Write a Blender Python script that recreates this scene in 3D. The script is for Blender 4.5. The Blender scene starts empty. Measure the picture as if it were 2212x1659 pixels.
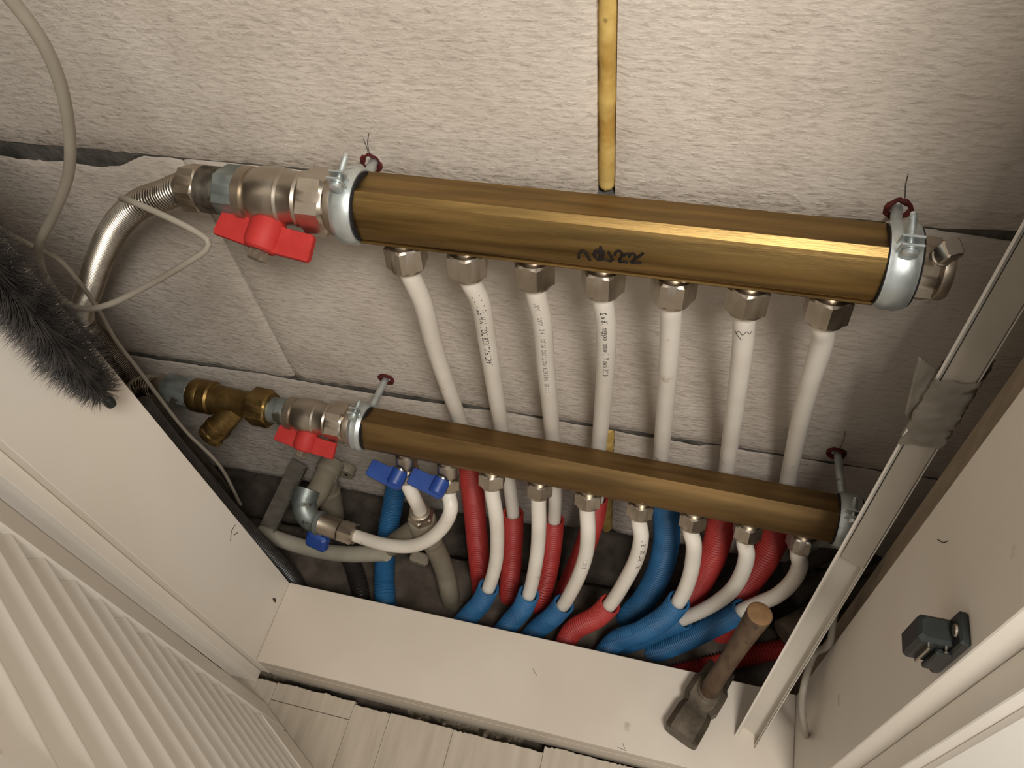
import bpy, math, random
from mathutils import Vector, Matrix, noise
from mathutils.bvhtree import BVHTree
random.seed(7)
SC = bpy.context.scene
COL = SC.collection
R = math.radians

# ------------------------------------------------------------------ camera, world, lights, exposure
# world: x along the block wall, y into the wall (wall face y = 0), z up, laminate floor z = 0
F, CX, CY, IW, IH = 1675.0, 1106.0, 829.5, 2212.0, 1659.0
EYE = Vector((0.0, -0.36, 0.76))
dn = Vector((1298 - CX, 2074 - CY, F)).normalized()
lf = Vector((-6360 - CX, -293 - CY, F)); lf -= dn * lf.dot(dn); lf.normalize()
AX = -lf; AZ = -dn; AY = AZ.cross(AX)            # world axes seen in the lens frame (x right, y down, z ahead)
W2C = Matrix((Vector((AX.x, AY.x, AZ.x)), Vector((AX.y, AY.y, AZ.y)), Vector((AX.z, AY.z, AZ.z))))
C2W = W2C.transposed()
cam = bpy.data.cameras.new('camera')
cam.sensor_width = 36.0; cam.lens = 36.0 * F / IW; cam.clip_start = 0.01; cam.clip_end = 50
camo = bpy.data.objects.new('camera', cam); COL.objects.link(camo)
rx, ry, rz = C2W @ Vector((1, 0, 0)), C2W @ Vector((0, -1, 0)), C2W @ Vector((0, 0, -1))
M = Matrix((rx, ry, rz)).transposed().to_4x4(); M.translation = EYE
camo.matrix_world = M
SC.camera = camo

SC.view_settings.view_transform = 'Standard'
SC.view_settings.look = 'None'
SC.view_settings.gamma = 1.0
SC.view_settings.use_curve_mapping = False
SC.view_settings.exposure = 0.0

wd = bpy.data.worlds.new('room_light'); SC.world = wd; wd.use_nodes = True
wd.node_tree.nodes['Background'].inputs[0].default_value = (1.0, 0.945, 0.88, 1)
wd.node_tree.nodes['Background'].inputs[1].default_value = 0.50

def area(name, loc, target, size, power, col):
    l = bpy.data.lights.new(name, 'AREA'); l.shape = 'DISK'; l.size = size; l.energy = power; l.color = col
    o = bpy.data.objects.new(name, l); COL.objects.link(o); o.location = loc
    o.rotation_euler = (Vector(target) - Vector(loc)).to_track_quat('-Z', 'Y').to_euler()
    return o
area('hanging_lamp', (0.21, -0.585, 1.16), (-0.1, -0.08, 0.35), 0.22, 9.2, (1.0, 0.955, 0.89))

# ------------------------------------------------------------------ pixel -> place helpers (2212 x 1659 frame)
def ray(px, py): return C2W @ Vector((px - CX, py - CY, F))
def at(px, py, Y=None, X=None, Z=None):
    v = ray(px, py)
    if Y is not None: t = (Y - EYE.y) / v.y
    elif X is not None: t = (X - EYE.x) / v.x
    else: t = (Z - EYE.z) / v.z
    return EYE + v * t
def on_line(px, p0, p1):
    """point of the line p0-p1 whose picture has the given column"""
    a = W2C @ (p0 - EYE); d = W2C @ (p1 - p0); k = (px - CX) / F
    t = (k * a.z - a.x) / (d.x - k * d.z)
    return p0 + (p1 - p0) * t

# ------------------------------------------------------------------ materials
def lin(h):
    c = [int(h[i:i+2], 16) / 255 for i in (0, 2, 4)]
    return tuple((x / 12.92 if x <= 0.04045 else ((x + 0.055) / 1.055) ** 2.4) for x in c) + (1,)
def mat(name, c1, c2=None, rough=0.5, metal=0.0, scale=60, bump=0.0, bscale=300, stretch=(1, 1, 1), spec=0.5,
        contrast=(0.35, 0.65), trans=0.0, dust=None, rvar=0.0):
    m = bpy.data.materials.new(name); m.use_nodes = True
    nt = m.node_tree; N = nt.nodes; L = nt.links; b = N['Principled BSDF']
    b.inputs['Roughness'].default_value = rough; b.inputs['Metallic'].default_value = metal
    b.inputs['Specular IOR Level'].default_value = spec
    geo = N.new('ShaderNodeNewGeometry'); mp = N.new('ShaderNodeMapping'); mp.inputs['Scale'].default_value = stretch
    L.new(geo.outputs['Position'], mp.inputs['Vector'])
    nz = N.new('ShaderNodeTexNoise'); nz.inputs['Scale'].default_value = scale; nz.inputs['Detail'].default_value = 6
    L.new(mp.outputs[0], nz.inputs['Vector'])
    rp = N.new('ShaderNodeValToRGB'); rp.color_ramp.elements[0].position = contrast[0]; rp.color_ramp.elements[1].position = contrast[1]
    rp.color_ramp.elements[0].color = lin(c1); rp.color_ramp.elements[1].color = lin(c2 or c1)
    L.new(nz.outputs['Fac'], rp.inputs['Fac']); out = rp.outputs['Color']
    if dust:                                                     # specks of grime / splashes
        n2 = N.new('ShaderNodeTexNoise'); n2.inputs['Scale'].default_value = dust[1]; n2.inputs['Detail'].default_value = 8
        L.new(geo.outputs['Position'], n2.inputs['Vector'])
        r2 = N.new('ShaderNodeValToRGB'); r2.color_ramp.elements[0].position = dust[2]; r2.color_ramp.elements[1].position = dust[2] + 0.06
        L.new(n2.outputs['Fac'], r2.inputs['Fac'])
        mx = N.new('ShaderNodeMix'); mx.data_type = 'RGBA'
        L.new(r2.outputs['Color'], mx.inputs[0]); L.new(out, mx.inputs[6]); mx.inputs[7].default_value = lin(dust[0]); out = mx.outputs[2]
    L.new(out, b.inputs['Base Color'])
    if rvar:
        mr = N.new('ShaderNodeMapRange'); mr.inputs[3].default_value = rough - rvar; mr.inputs[4].default_value = rough + rvar
        L.new(nz.outputs['Fac'], mr.inputs[0]); L.new(mr.outputs[0], b.inputs['Roughness'])
    if bump:
        nb = N.new('ShaderNodeTexNoise'); nb.inputs['Scale'].default_value = bscale; nb.inputs['Detail'].default_value = 4
        L.new(mp.outputs[0], nb.inputs['Vector'])
        bp = N.new('ShaderNodeBump'); bp.inputs['Strength'].default_value = bump; bp.inputs['Distance'].default_value = 0.001
        L.new(nb.outputs['Fac'], bp.inputs['Height']); L.new(bp.outputs[0], b.inputs['Normal'])
    if trans:
        b.inputs['Transmission Weight'].default_value = trans
    return m

def mat_block():
    """saw-cut aerated concrete: rows of torn, overlapping scales"""
    m = bpy.data.materials.new('aerated_concrete'); m.use_nodes = True
    nt = m.node_tree; N = nt.nodes; L = nt.links; b = N['Principled BSDF']
    b.inputs['Roughness'].default_value = 0.95; b.inputs['Specular IOR Level'].default_value = 0.1
    geo = N.new('ShaderNodeNewGeometry')
    def nse(scale, st, det=3, dist=0.0):
        mp = N.new('ShaderNodeMapping'); mp.inputs['Scale'].default_value = st; L.new(geo.outputs['Position'], mp.inputs['Vector'])
        n = N.new('ShaderNodeTexNoise'); n.inputs['Scale'].default_value = scale; n.inputs['Detail'].default_value = det
        n.inputs['Distortion'].default_value = dist
        L.new(mp.outputs[0], n.inputs['Vector']); return n.outputs['Fac']
    def mth(op, a, bb):
        n = N.new('ShaderNodeMath'); n.operation = op
        for i, v in enumerate((a, bb)):
            if isinstance(v, (int, float)): n.inputs[i].default_value = v
            else: L.new(v, n.inputs[i])
        return n.outputs[0]
    sx = N.new('ShaderNodeSeparateXYZ'); L.new(geo.outputs['Position'], sx.inputs[0])
    w = nse(105, (1, 1, 1.6), 3, 0.4)
    ph = mth('ADD', mth('MULTIPLY', sx.outputs[2], 400.0), mth('MULTIPLY', w, 5.0))
    saw = mth('FRACT', ph, 0)
    mask = nse(180, (0.6, 1, 2.2), 2)
    mr = N.new('ShaderNodeMapRange'); mr.inputs[1].default_value = 0.36; mr.inputs[2].default_value = 0.66
    L.new(mask, mr.inputs[0])
    big = nse(26, (1, 1, 1.4), 4)
    fine = nse(330, (1, 1, 2.4), 3)
    h = mth('ADD', mth('MULTIPLY', mth('MULTIPLY', saw, mr.outputs[0]), 0.9), mth('ADD', mth('MULTIPLY', fine, 0.30), mth('MULTIPLY', big, 0.22)))
    bp = N.new('ShaderNodeBump'); bp.inputs['Strength'].default_value = 0.5; bp.inputs['Distance'].default_value = 0.0008
    L.new(h, bp.inputs['Height']); L.new(bp.outputs[0], b.inputs['Normal'])
    tone = nse(14, (1, 1, 1), 5)
    rp = N.new('ShaderNodeValToRGB')
    rp.color_ramp.elements[0].position = 0.3; rp.color_ramp.elements[0].color = lin('bcb1a5')
    rp.color_ramp.elements[1].position = 0.7; rp.color_ramp.elements[1].color = lin('cdc3b7')
    L.new(tone, rp.inputs['Fac'])
    edge = N.new('ShaderNodeValToRGB')                              # shade under the torn lips, painted into the colour
    edge.color_ramp.elements[0].position = 0.0; edge.color_ramp.elements[0].color = (0.72, 0.68, 0.62, 1)
    edge.color_ramp.elements[1].position = 0.10; edge.color_ramp.elements[1].color = (1, 1, 1, 1)
    e2 = edge.color_ramp.elements.new(0.97); e2.color = (1, 1, 1, 1)
    L.new(saw, edge.inputs['Fac'])
    em = N.new('ShaderNodeMix'); em.data_type = 'RGBA'; em.blend_type = 'MULTIPLY'
    L.new(mth('MULTIPLY', mr.outputs[0], 0.85), em.inputs[0]); L.new(rp.outputs[0], em.inputs[6]); L.new(edge.outputs[0], em.inputs[7])
    L.new(em.outputs[2], b.inputs['Base Color'])
    return m

MT = dict(
    block=mat_block(),
    mortar=mat('mortar', '3f3d39', '66625b', 0.95, scale=40, bump=0.9, bscale=260, spec=0.1),
    foam=mat('pu_foam', 'a5823f', 'cdb06a', 0.75, scale=55, bump=0.5, bscale=120, spec=0.25, dust=('4a3b24', 70, 0.68)),
    brass=mat('brass_satin', '6f5a37', '9c8050', 0.42, 1.0, scale=9, stretch=(1, 14, 14), bump=0.10, bscale=120, rvar=0.14, dust=('5a4628', 26, 0.74)),
    brass_old=mat('brass_dull', '725c3d', '8c714a', 0.48, 1.0, scale=12, stretch=(1, 10, 10), bump=0.06, bscale=700, rvar=0.07),
    brass_cast=mat('brass_cast', '745e3a', '9f8350', 0.46, 1.0, scale=45, bump=0.25, bscale=300, rvar=0.12),
    nickel=mat('nickel_plate', 'b0a698', 'c4baac', 0.34, 1.0, scale=50, bump=0.05, bscale=400, rvar=0.08),
    nickel_dull=mat('nickel_dull', '9b8f7f', 'b5a998', 0.44, 1.0, scale=40, bump=0.08, bscale=400, rvar=0.08),
    zinc=mat('zinc_plate', 'b4bcbc', 'd2d8d6', 0.40, 0.8, scale=60, bump=0.08, bscale=300, dust=('6d6c55', 60, 0.66), rvar=0.08),
    galv=mat('galvanised', '737a77', '979d99', 0.5, 0.75, scale=60, bump=0.1, bscale=300, dust=('5a5648', 70, 0.6)),
    thread=mat('thread_steel', '4f4a42', '6e675c', 0.45, 0.9, scale=200),
    steel=mat('stainless', '8d857a', 'a39b8e', 0.26, 1.0, scale=40),
    red=mat('red_handle', 'a62a27', 'b0322e', 0.62, scale=80, bump=0.08, bscale=900, spec=0.3),
    blue=mat('blue_handle', '17377c', '1e4289', 0.45, scale=80, bump=0.08, bscale=900),
    pex=mat('white_pipe', 'd6cec1', 'e0d9cd', 0.36, scale=25, spec=0.4, dust=('b8ab97', 45, 0.68)),
    redsl=mat('red_sleeve', '982c28', 'a63732', 0.5, scale=40, spec=0.35),
    bluesl=mat('blue_sleeve', '22527a', '2a608a', 0.5, scale=40, spec=0.35),
    white=mat('painted_board', 'd9d0c3', 'ddd5c9', 0.42, scale=12, spec=0.35, dust=('a39686', 38, 0.735)),
    sill=mat('sill_board', 'c2b7a8', 'cbc1b3', 0.45, scale=9, spec=0.3, dust=('9d9080', 34, 0.70)),
    edge=mat('board_edging', 'dcd4c8', 'e1dacf', 0.5, scale=12, spec=0.3),
    door=mat('door_lacquer', 'ece6dc', 'f0ebe2', 0.45, scale=10, spec=0.35),
    stud=mat('timber_stud', '786b5b', '887a69', 0.8, scale=40, stretch=(4, 4, 1), spec=0.15),
    laminate=mat('laminate_board', 'a39888', 'b8ad9e', 0.5, scale=16, stretch=(7, 0.8, 1), spec=0.3, contrast=(0.3, 0.75), dust=('9b9080', 30, 0.7)),
    chip=mat('chipboard_edge', '5d5446', '8b7f6c', 0.95, scale=300, bump=0.6, bscale=500, spec=0.1),
    debris=mat('dusty_concrete', '453d36', '5d544b', 0.95, scale=50, bump=1.0, bscale=90, spec=0.1),
    plaster=mat('plaster', '8f8577', '9f9586', 0.95, scale=30, spec=0.1),
    black=mat('black_plastic', '141716', '1d2120', 0.45, scale=60, spec=0.4),
    strip=mat('grey_steel', '5c564d', '6b655b', 0.6, 0.3, scale=60, stretch=(1, 1, 4), spec=0.4),
    rubber=mat('black_rubber', '1c1a1b', '262324', 0.8, scale=60, spec=0.2),
    bristle=mat('brush_bristle', '1e1c1d', '46413c', 0.40, scale=120, spec=0.5),
    wood=mat('hammer_wood', '4a3829', '64503d', 0.62, scale=35, stretch=(4, 4, 1), bump=0.2, bscale=200, spec=0.3, dust=('3a2d22', 60, 0.6)),
    woodend=mat('hammer_wood_end', '6a5238', '7f6142', 0.7, scale=120, spec=0.2),
    iron=mat('hammer_iron', '4a4238', '6b6153', 0.52, 0.75, scale=60, bump=0.25, bscale=200, rvar=0.1),
    pvc=mat('white_trunking', 'c4bcae', 'cbc3b6', 0.45, scale=20, spec=0.35),
    tape=mat('clear_tape', '8b8374', 'a39a8a', 0.35, scale=60, bump=0.8, bscale=90, spec=0.5, trans=0.45),
    lid=mat('trunking_lid', '9c9485', 'a79e90', 0.5, scale=20, spec=0.3),
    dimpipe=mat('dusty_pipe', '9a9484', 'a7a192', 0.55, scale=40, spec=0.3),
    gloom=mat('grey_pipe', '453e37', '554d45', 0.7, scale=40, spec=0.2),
    cable=mat('white_cable', '857e71', '938b7e', 0.5, scale=30, spec=0.3),
    ppr=mat('beige_fitting', '776f5f', '857c6b', 0.6, scale=40, spec=0.3),
    duct=mat('black_conduit', '211e1c', '2e2a27', 0.35, scale=60, spec=0.6),
    plug=mat('red_plug', '3f1718', '5c2422', 0.7, scale=200, bump=0.5, bscale=300, spec=0.2),
    ink=mat('black_ink', '1b1716', '2a2421', 0.7, scale=60, spec=0.1),
    print=mat('pipe_print', '6a6460', '7d7772', 0.7, scale=400, spec=0.1),
    printdark=mat('pipe_print_dark', '2c2927', '45403c', 0.7, scale=400, spec=0.1),
)

# ------------------------------------------------------------------ object helpers
WL = {}                                                    # world place of every object made
def _parent(o, p):
    if p is not None:
        o.parent = p; o.matrix_parent_inverse = Matrix.Translation(-WL[p])
def tag(o, label=None, cat=None, group=None, kind=None):
    if label: o['label'] = label
    if cat: o['category'] = cat
    if group: o['group'] = group
    if kind: o['kind'] = kind
    return o
def thing(name, label, cat, loc, group=None):
    o = bpy.data.objects.new(name, None); COL.objects.link(o); o.empty_display_size = 0.01
    o.location = loc; WL[o] = Vector(loc)
    return tag(o, label, cat, group)
def mesh(name, vs, fs, m, parent=None, smooth=True, angle=35, label=None):
    vs = [Vector(v) for v in vs]
    lo = Vector([min(v[i] for v in vs) for i in range(3)]); hi = Vector([max(v[i] for v in vs) for i in range(3)])
    c = (lo + hi) / 2; c.z = lo.z
    me = bpy.data.meshes.new(name); me.from_pydata([v - c for v in vs], [], fs)
    import bmesh
    bm = bmesh.new(); bm.from_mesh(me); bmesh.ops.recalc_face_normals(bm, faces=bm.faces); bm.to_mesh(me); bm.free()
    if smooth:
        me.polygons.foreach_set('use_smooth', [True] * len(me.polygons)); me.set_sharp_from_angle(angle=R(angle))
    me.materials.append(MT[m] if isinstance(m, str) else m)
    o = bpy.data.objects.new(name, me); COL.objects.link(o); o.location = c; WL[o] = c
    _parent(o, parent)
    if label: o['label'] = label
    return o
def merge(*parts):
    V, Fc = [], []
    for v, f in parts:
        k = len(V); V += list(v); Fc += [tuple(i + k for i in q) for q in f]
    return V, Fc
def frame(origin, axis, hint=(1, 0, 0)):
    """matrix whose local z is axis and local x as near the hint as can be"""
    z = Vector(axis).normalized(); h = Vector(hint); x = h - z * h.dot(z)
    if x.length < 1e-4: h = Vector((0, 1, 0)); x = h - z * h.dot(z)
    x.normalize(); y = z.cross(x)
    m = Matrix((x, y, z)).transposed().to_4x4(); m.translation = Vector(origin); return m
def xf(m, g): return [m @ Vector(v) for v in g[0]], g[1]
def rings(rs, closed=True, cap=True):
    """rs: list of rings of equal length"""
    n = len(rs[0]); V = [v for r in rs for v in r]; Fc = []
    for i in range(len(rs) - 1):
        for j in range(n if closed else n - 1):
            k = (j + 1) % n
            Fc.append((i * n + j, i * n + k, (i + 1) * n + k, (i + 1) * n + j))
    if cap and closed:
        Fc.append(tuple(range(n - 1, -1, -1))); Fc.append(tuple((len(rs) - 1) * n + j for j in range(n)))
    return V, Fc
def lathe(prof, seg=32, cap=True):
    """prof: (height, radius) pairs about local z"""
    return rings([[(r * math.cos(2 * math.pi * j / seg), r * math.sin(2 * math.pi * j / seg), h) for j in range(seg)] for h, r in prof], cap=cap)
def nutg(h, af, bore=0.0, seg=48, ch=0.22):
    """chamfered hexagon along local z, across-flats af"""
    rin = af / 2; rc = rin / math.cos(math.pi / 6)
    def hexr(t):
        t = (t % (math.pi / 3)) - math.pi / 6
        return rin / math.cos(t)
    rs = []
    c = (rc - rin)
    for z, lim in ((0, rin * 0.97), (c * 0.7, rc + 1), (h - c * 0.7, rc + 1), (h, rin * 0.97)):
        rs.append([(min(hexr(2 * math.pi * j / seg), lim) * math.cos(2 * math.pi * j / seg),
                    min(hexr(2 * math.pi * j / seg), lim) * math.sin(2 * math.pi * j / seg), z) for j in range(seg)])
    if bore:
        rs.append([(bore * math.cos(2 * math.pi * j / seg), bore * math.sin(2 * math.pi * j / seg), h) for j in range(seg)])
        rs.append([(bore * math.cos(2 * math.pi * j / seg), bore * math.sin(2 * math.pi * j / seg), 0) for j in range(seg)])
        V, Fc = rings(rs, cap=False); n = seg; k = len(rs) - 1
        Fc += [(k * n + j, k * n + (j + 1) % n, (j + 1) % n, j) for j in range(n)]
        return V, Fc
    return rings(rs)
def boxg(sx, sy, sz, bev=0.0008):
    """box centred on the origin with chamfered edges"""
    x, y, z = sx / 2, sy / 2, sz / 2; b = min(bev, x * .45, y * .45, z * .45)
    def loop(ix, iy, zz): return [(ix, iy - b, zz), (ix - b, iy, zz), (-ix + b, iy, zz), (-ix, iy - b, zz), (-ix, -iy + b, zz), (-ix + b, -iy, zz), (ix - b, -iy, zz), (ix, -iy + b, zz)]
    return rings([loop(x - b, y - b, -z), loop(x, y, -z + b), loop(x, y, z - b), loop(x - b, y - b, z)])
def extr(prof, depth):
    """closed 2-D outline (x, y) extruded along local z, centred"""
    return rings([[(p[0], p[1], -depth / 2) for p in prof], [(p[0], p[1], depth / 2) for p in prof]])
def extr_b(prof, depth, b=0.0008):
    cx = sum(p[0] for p in prof) / len(prof); cy = sum(p[1] for p in prof) / len(prof)
    rad = max(math.hypot(p[0] - cx, p[1] - cy) for p in prof); k = 1 - b / rad
    ins = [(cx + (p[0] - cx) * k, cy + (p[1] - cy) * k) for p in prof]; d = depth / 2
    return rings([[(p[0], p[1], -d) for p in ins], [(p[0], p[1], -d + b) for p in prof], [(p[0], p[1], d - b) for p in prof], [(p[0], p[1], d) for p in ins]])

class Path:
    """Catmull-Rom curve with parallel-transport frames, by arc length"""
    def __init__(s, pts, step=0.002):
        P = [Vector(p) for p in pts]; P = [P[0] * 2 - P[1]] + P + [P[-1] * 2 - P[-2]]
        raw = []
        for i in range(1, len(P) - 2):
            p0, p1, p2, p3 = P[i - 1:i + 3]; d1, d2 = max((p2 - p1).length, 1e-6), 0
            t0 = 0; t1 = t0 + (p1 - p0).length ** .5; t2 = t1 + (p2 - p1).length ** .5; t3 = t2 + (p3 - p2).length ** .5
            for k in range(24):
                t = t1 + (t2 - t1) * k / 24
                a1 = p0 * ((t1 - t) / (t1 - t0)) + p1 * ((t - t0) / (t1 - t0)); a2 = p1 * ((t2 - t) / (t2 - t1)) + p2 * ((t - t1) / (t2 - t1)); a3 = p2 * ((t3 - t) / (t3 - t2)) + p3 * ((t - t2) / (t3 - t2))
                b1 = a1 * ((t2 - t) / (t2 - t0)) + a2 * ((t - t0) / (t2 - t0)); b2 = a2 * ((t3 - t) / (t3 - t1)) + a3 * ((t - t1) / (t3 - t1))
                raw.append(b1 * ((t2 - t) / (t2 - t1)) + b2 * ((t - t1) / (t2 - t1)))
        raw.append(P[-2])
        acc = [0.0]
        for a, b in zip(raw, raw[1:]): acc.append(acc[-1] + (b - a).length)
        s.len = acc[-1]; s.n = max(2, int(s.len / step) + 1); s.pos = []; j = 0
        for i in range(s.n + 1):
            d = s.len * i / s.n
            while j < len(acc) - 2 and acc[j + 1] < d: j += 1
            f = (d - acc[j]) / max(acc[j + 1] - acc[j], 1e-9); s.pos.append(raw[j].lerp(raw[j + 1], f))
        s.tan = [(s.pos[min(i + 1, s.n)] - s.pos[max(i - 1, 0)]).normalized() for i in range(s.n + 1)]
        t = s.tan[0]; nrm = t.cross(Vector((0, 0, 1)))
        if nrm.length < 0.05: nrm = t.cross(Vector((1, 0, 0)))
        nrm.normalize(); s.nor = [nrm]
        for i in range(1, s.n + 1):
            q = s.tan[i - 1].rotation_difference(s.tan[i]); nrm = q @ nrm; s.nor.append(nrm.copy())
    def fr(s, d):
        x = max(0, min(s.n, d / s.len * s.n)); i = min(int(x), s.n - 1); f = x - i
        p = s.pos[i].lerp(s.pos[i + 1], f); t = s.tan[i].lerp(s.tan[i + 1], f).normalized(); n = s.nor[i].lerp(s.nor[i + 1], f)
        n = (n - t * n.dot(t)).normalized(); return p, t, n, t.cross(n)
def tubeg(path, rad, seg=20, cap=True):
    rs = []
    for i in range(path.n + 1):
        d = path.len * i / path.n; r = rad(d) if callable(rad) else rad
        p, t, n, b = path.pos[i], path.tan[i], path.nor[i], path.tan[i].cross(path.nor[i])
        rs.append([p + (n * math.cos(2 * math.pi * j / seg) + b * math.sin(2 * math.pi * j / seg)) * r for j in range(seg)])
    return rings(rs, cap=cap)
def tube(name, pts, rad, m, parent=None, seg=20, step=0.003, cap=True, label=None, hollow=0):
    pa = Path(pts, step); g = tubeg(pa, rad, seg, cap and not hollow)
    if hollow:                                               # open ends with a wall thickness
        rr = (lambda d: (rad(d) if callable(rad) else rad) - hollow)
        V, Fc = g; g2 = tubeg(pa, rr, seg, False); k = len(V); e = pa.n * seg
        V = list(V) + list(g2[0]); Fc = list(Fc) + [tuple(i + k for i in q) for q in g2[1]]
        for o in (0, e): Fc += [(o + j, o + (j + 1) % seg, k + o + (j + 1) % seg, k + o + j) for j in range(seg)]
        g = (V, Fc)
    o = mesh(name, g[0], g[1], m, parent, label=label); return o, pa
def corr(r, pitch, amp, sharp=1.0):
    return lambda d: r + amp * math.copysign(abs(math.sin(math.pi * 2 * d / pitch)) ** sharp, math.sin(math.pi * 2 * d / pitch))
def part_lathe(name, origin, axis, prof, m, parent, seg=32, label=None):
    g = xf(frame(origin, axis), lathe(prof, seg)); return mesh(name, g[0], g[1], m, parent, label=label)
def part_nut(name, origin, axis, h, af, m, parent, bore=0.0, hint=(1, 0, 0), label=None, turn=0):
    fr = frame(origin, axis, hint) @ Matrix.Rotation(turn, 4, 'Z'); g = xf(fr, nutg(h, af, bore)); return mesh(name, g[0], g[1], m, parent, label=label, angle=20)
def part_box(name, c, size, m, parent, rot=None, bev=0.0008, label=None):
    f = Matrix.Translation(Vector(c)) @ (rot.to_4x4() if rot else Matrix()); g = xf(f, boxg(*size, bev)); return mesh(name, g[0], g[1], m, parent, label=label, angle=20)
def wrap_text(body, path, r, s0, ang, size, m, parent, flip=False):
    cu = bpy.data.curves.new('print', 'FONT'); cu.body = body; cu.size = size; cu.align_y = 'CENTER'; cu.resolution_u = 2
    o = bpy.data.objects.new('print', cu); COL.objects.link(o); bpy.context.view_layer.update()
    me = o.evaluated_get(bpy.context.evaluated_depsgraph_get()).to_mesh()
    V = []; tot = max(v.co.x for v in me.vertices)
    for v in me.vertices:
        x, y = v.co.x, v.co.y
        if flip: x, y = tot - x, -y
        p, t, n, b = path.fr(s0 + x); a = ang + y / r
        V.append(p + (n * math.cos(a) + b * math.sin(a)) * (r + 0.00012))
    Fc = [tuple(p.vertices) for p in me.polygons]
    o.evaluated_get(bpy.context.evaluated_depsgraph_get()).to_mesh_clear(); bpy.data.objects.remove(o); bpy.data.curves.remove(cu)
    return mesh('print', V, Fc, m, parent, smooth=False)
def face_angle(path, d, r):
    """angle about the path that points at the viewer's side"""
    p, t, n, b = path.fr(d); v = EYE - p; return math.atan2(v.dot(b), v.dot(n))

# ================================================================== SETTING
# ---- block wall
wall = bpy.data.objects.new('wall_back', None); COL.objects.link(wall); wall.location = (-0.1, 0, 0); WL[wall] = Vector((-0.1, 0, 0)); wall['kind'] = 'structure'
wall['label'] = 'wall of pale aerated concrete blocks behind the pipes'
ZA, ZB, ZTOP = 0.4515, 0.2005, 0.760
def jag(x, s, a): return a * (noise.noise(Vector((x * 45, s, 1.3))) + 0.6 * noise.noise(Vector((x * 160, s, 4.1))))
def ja_top(x): return ZA + 0.0005 + jag(x, 1, 0.0009) + (0.004 * max(0, min(1, (x - 0.12) / 0.05)))
def ja_bot(x):
    k = max(0, min(1, (-0.385 - x) / 0.03)); k2 = max(0, min(1, (x - 0.12) / 0.05))
    return ZA - 0.0005 - 0.013 * k + jag(x, 2, 0.0009 + 0.003 * k) - 0.004 * k2
def jb_top(x): return ZB + 0.0012 + jag(x, 3, 0.0016)
def jb_bot(x):
    k = 0.5 + 0.5 * math.sin(x * 23 + 1.2); k *= 1 if x < 0.02 else 0.3
    return ZB - 0.0010 - 0.0034 * k + jag(x, 4, 0.0018)
def base(x): return -0.024 + 0.024 * max(0, min(1, (x + 0.16) / 0.1)) + 0.012 * noise.noise(Vector((x * 9, 2.2, 0))) + jag(x, 5, 0.003)
def jagv(z, s): return 0.0006 * noise.noise(Vector((z * 60, s, 9.0)))
DENTS = [(at(580, 100, Y=0), .007, .0022), (at(742, 92, Y=0), .008, .003)]
def block(x0, x1, zb, zt, sd, off=0.0):
    nx = max(8, int((x1 - x0) / 0.006)); nz = 26
    xs = [x0 + (x1 - x0) * i / nx for i in range(nx + 1)]
    V, idx = [], {}
    def prof(x):
        b, t = zb(x), zt(x); e = 0.0007
        out = [(0.05, b), (0.0010, b), (0.0003, b + e * .35), (0.0, b + e)]
        out += [(0.0, b + e + (t - b - 2 * e) * k / nz) for k in range(1, nz)]
        return out + [(0.0, t - e), (0.0003, t - e * .35), (0.0010, t), (0.05, t)]
    rs = []
    for i, x in enumerate(xs):
        ring = []
        end = 0.0016 if i in (0, nx) else 0.0
        for y, z in prof(x):
            if y < 0.004:
                y += off + end + 0.0010 * noise.noise(Vector((x * 10, z * 14, sd))) + 0.0003 * noise.noise(Vector((x * 40, z * 90, sd)))
                for c, r, d in DENTS:
                    q = math.hypot(x - c.x, (z - c.z) * 1.2) / r
                    if q < 1: y += d * (1 - q * q) ** 2
            xx = x + (jagv(z, sd) if i in (0, nx) else 0)
            ring.append((xx, y, z))
        rs.append(ring)
    V, Fc = rings(rs, closed=True, cap=True)
    return mesh('block', V, Fc, 'block', wall, angle=40)
XF = -0.0628; HG = 0.0052                                     # foam-filled perpend, half gap
cz = lambda v: (lambda x: v)
block(-0.80, XF - HG, ja_top, cz(ZTOP + 0.12), 1.0)
block(XF + HG, 0.55, ja_top, cz(ZTOP + 0.12), 2.0)
XM = -0.3545
block(-0.85, XM - 0.0009, jb_top, ja_bot, 3.0, .0014)
block(XM + 0.0009, 0.245, jb_top, ja_bot, 4.0, .0014)
block(0.247, 0.55, jb_top, ja_bot, 4.5, .0014)
block(-0.80, -0.0605 - .006, base, jb_bot, 5.0, .0026)
block(-0.0605 + .006, 0.55, base, jb_bot, 6.0, .0026)
# mortar beds (recessed, wavy)
def bed(zb, zt, y0, sd):
    rs = []
    for i in range(280):
        x = -0.85 + 1.4 * i / 279
        y = y0(x) + 0.0008 * noise.noise(Vector((x * 30, sd, 0))); b_, t = zb(x) - .0008, zt(x) + .0008
        rs.append([(x, 0.05, b_), (x, y + .0006, b_), (x, y - 0.0004, (b_ + t) / 2), (x, y + .0006, t), (x, 0.05, t)])
    V, Fc = rings(rs); mesh('mortar', V, Fc, 'mortar', wall)
bed(ja_bot, ja_top, lambda x: 0.0004 if (x < -0.37 or x > 0.12) else 0.0010, 1)
bed(jb_bot, jb_top, lambda x: 0.0012 if x < 0.02 else 0.0018, 2)
part_box('mortar', (XM, 0.03, 0.325), (0.02, 0.04, 0.25), 'mortar', wall)
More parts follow.
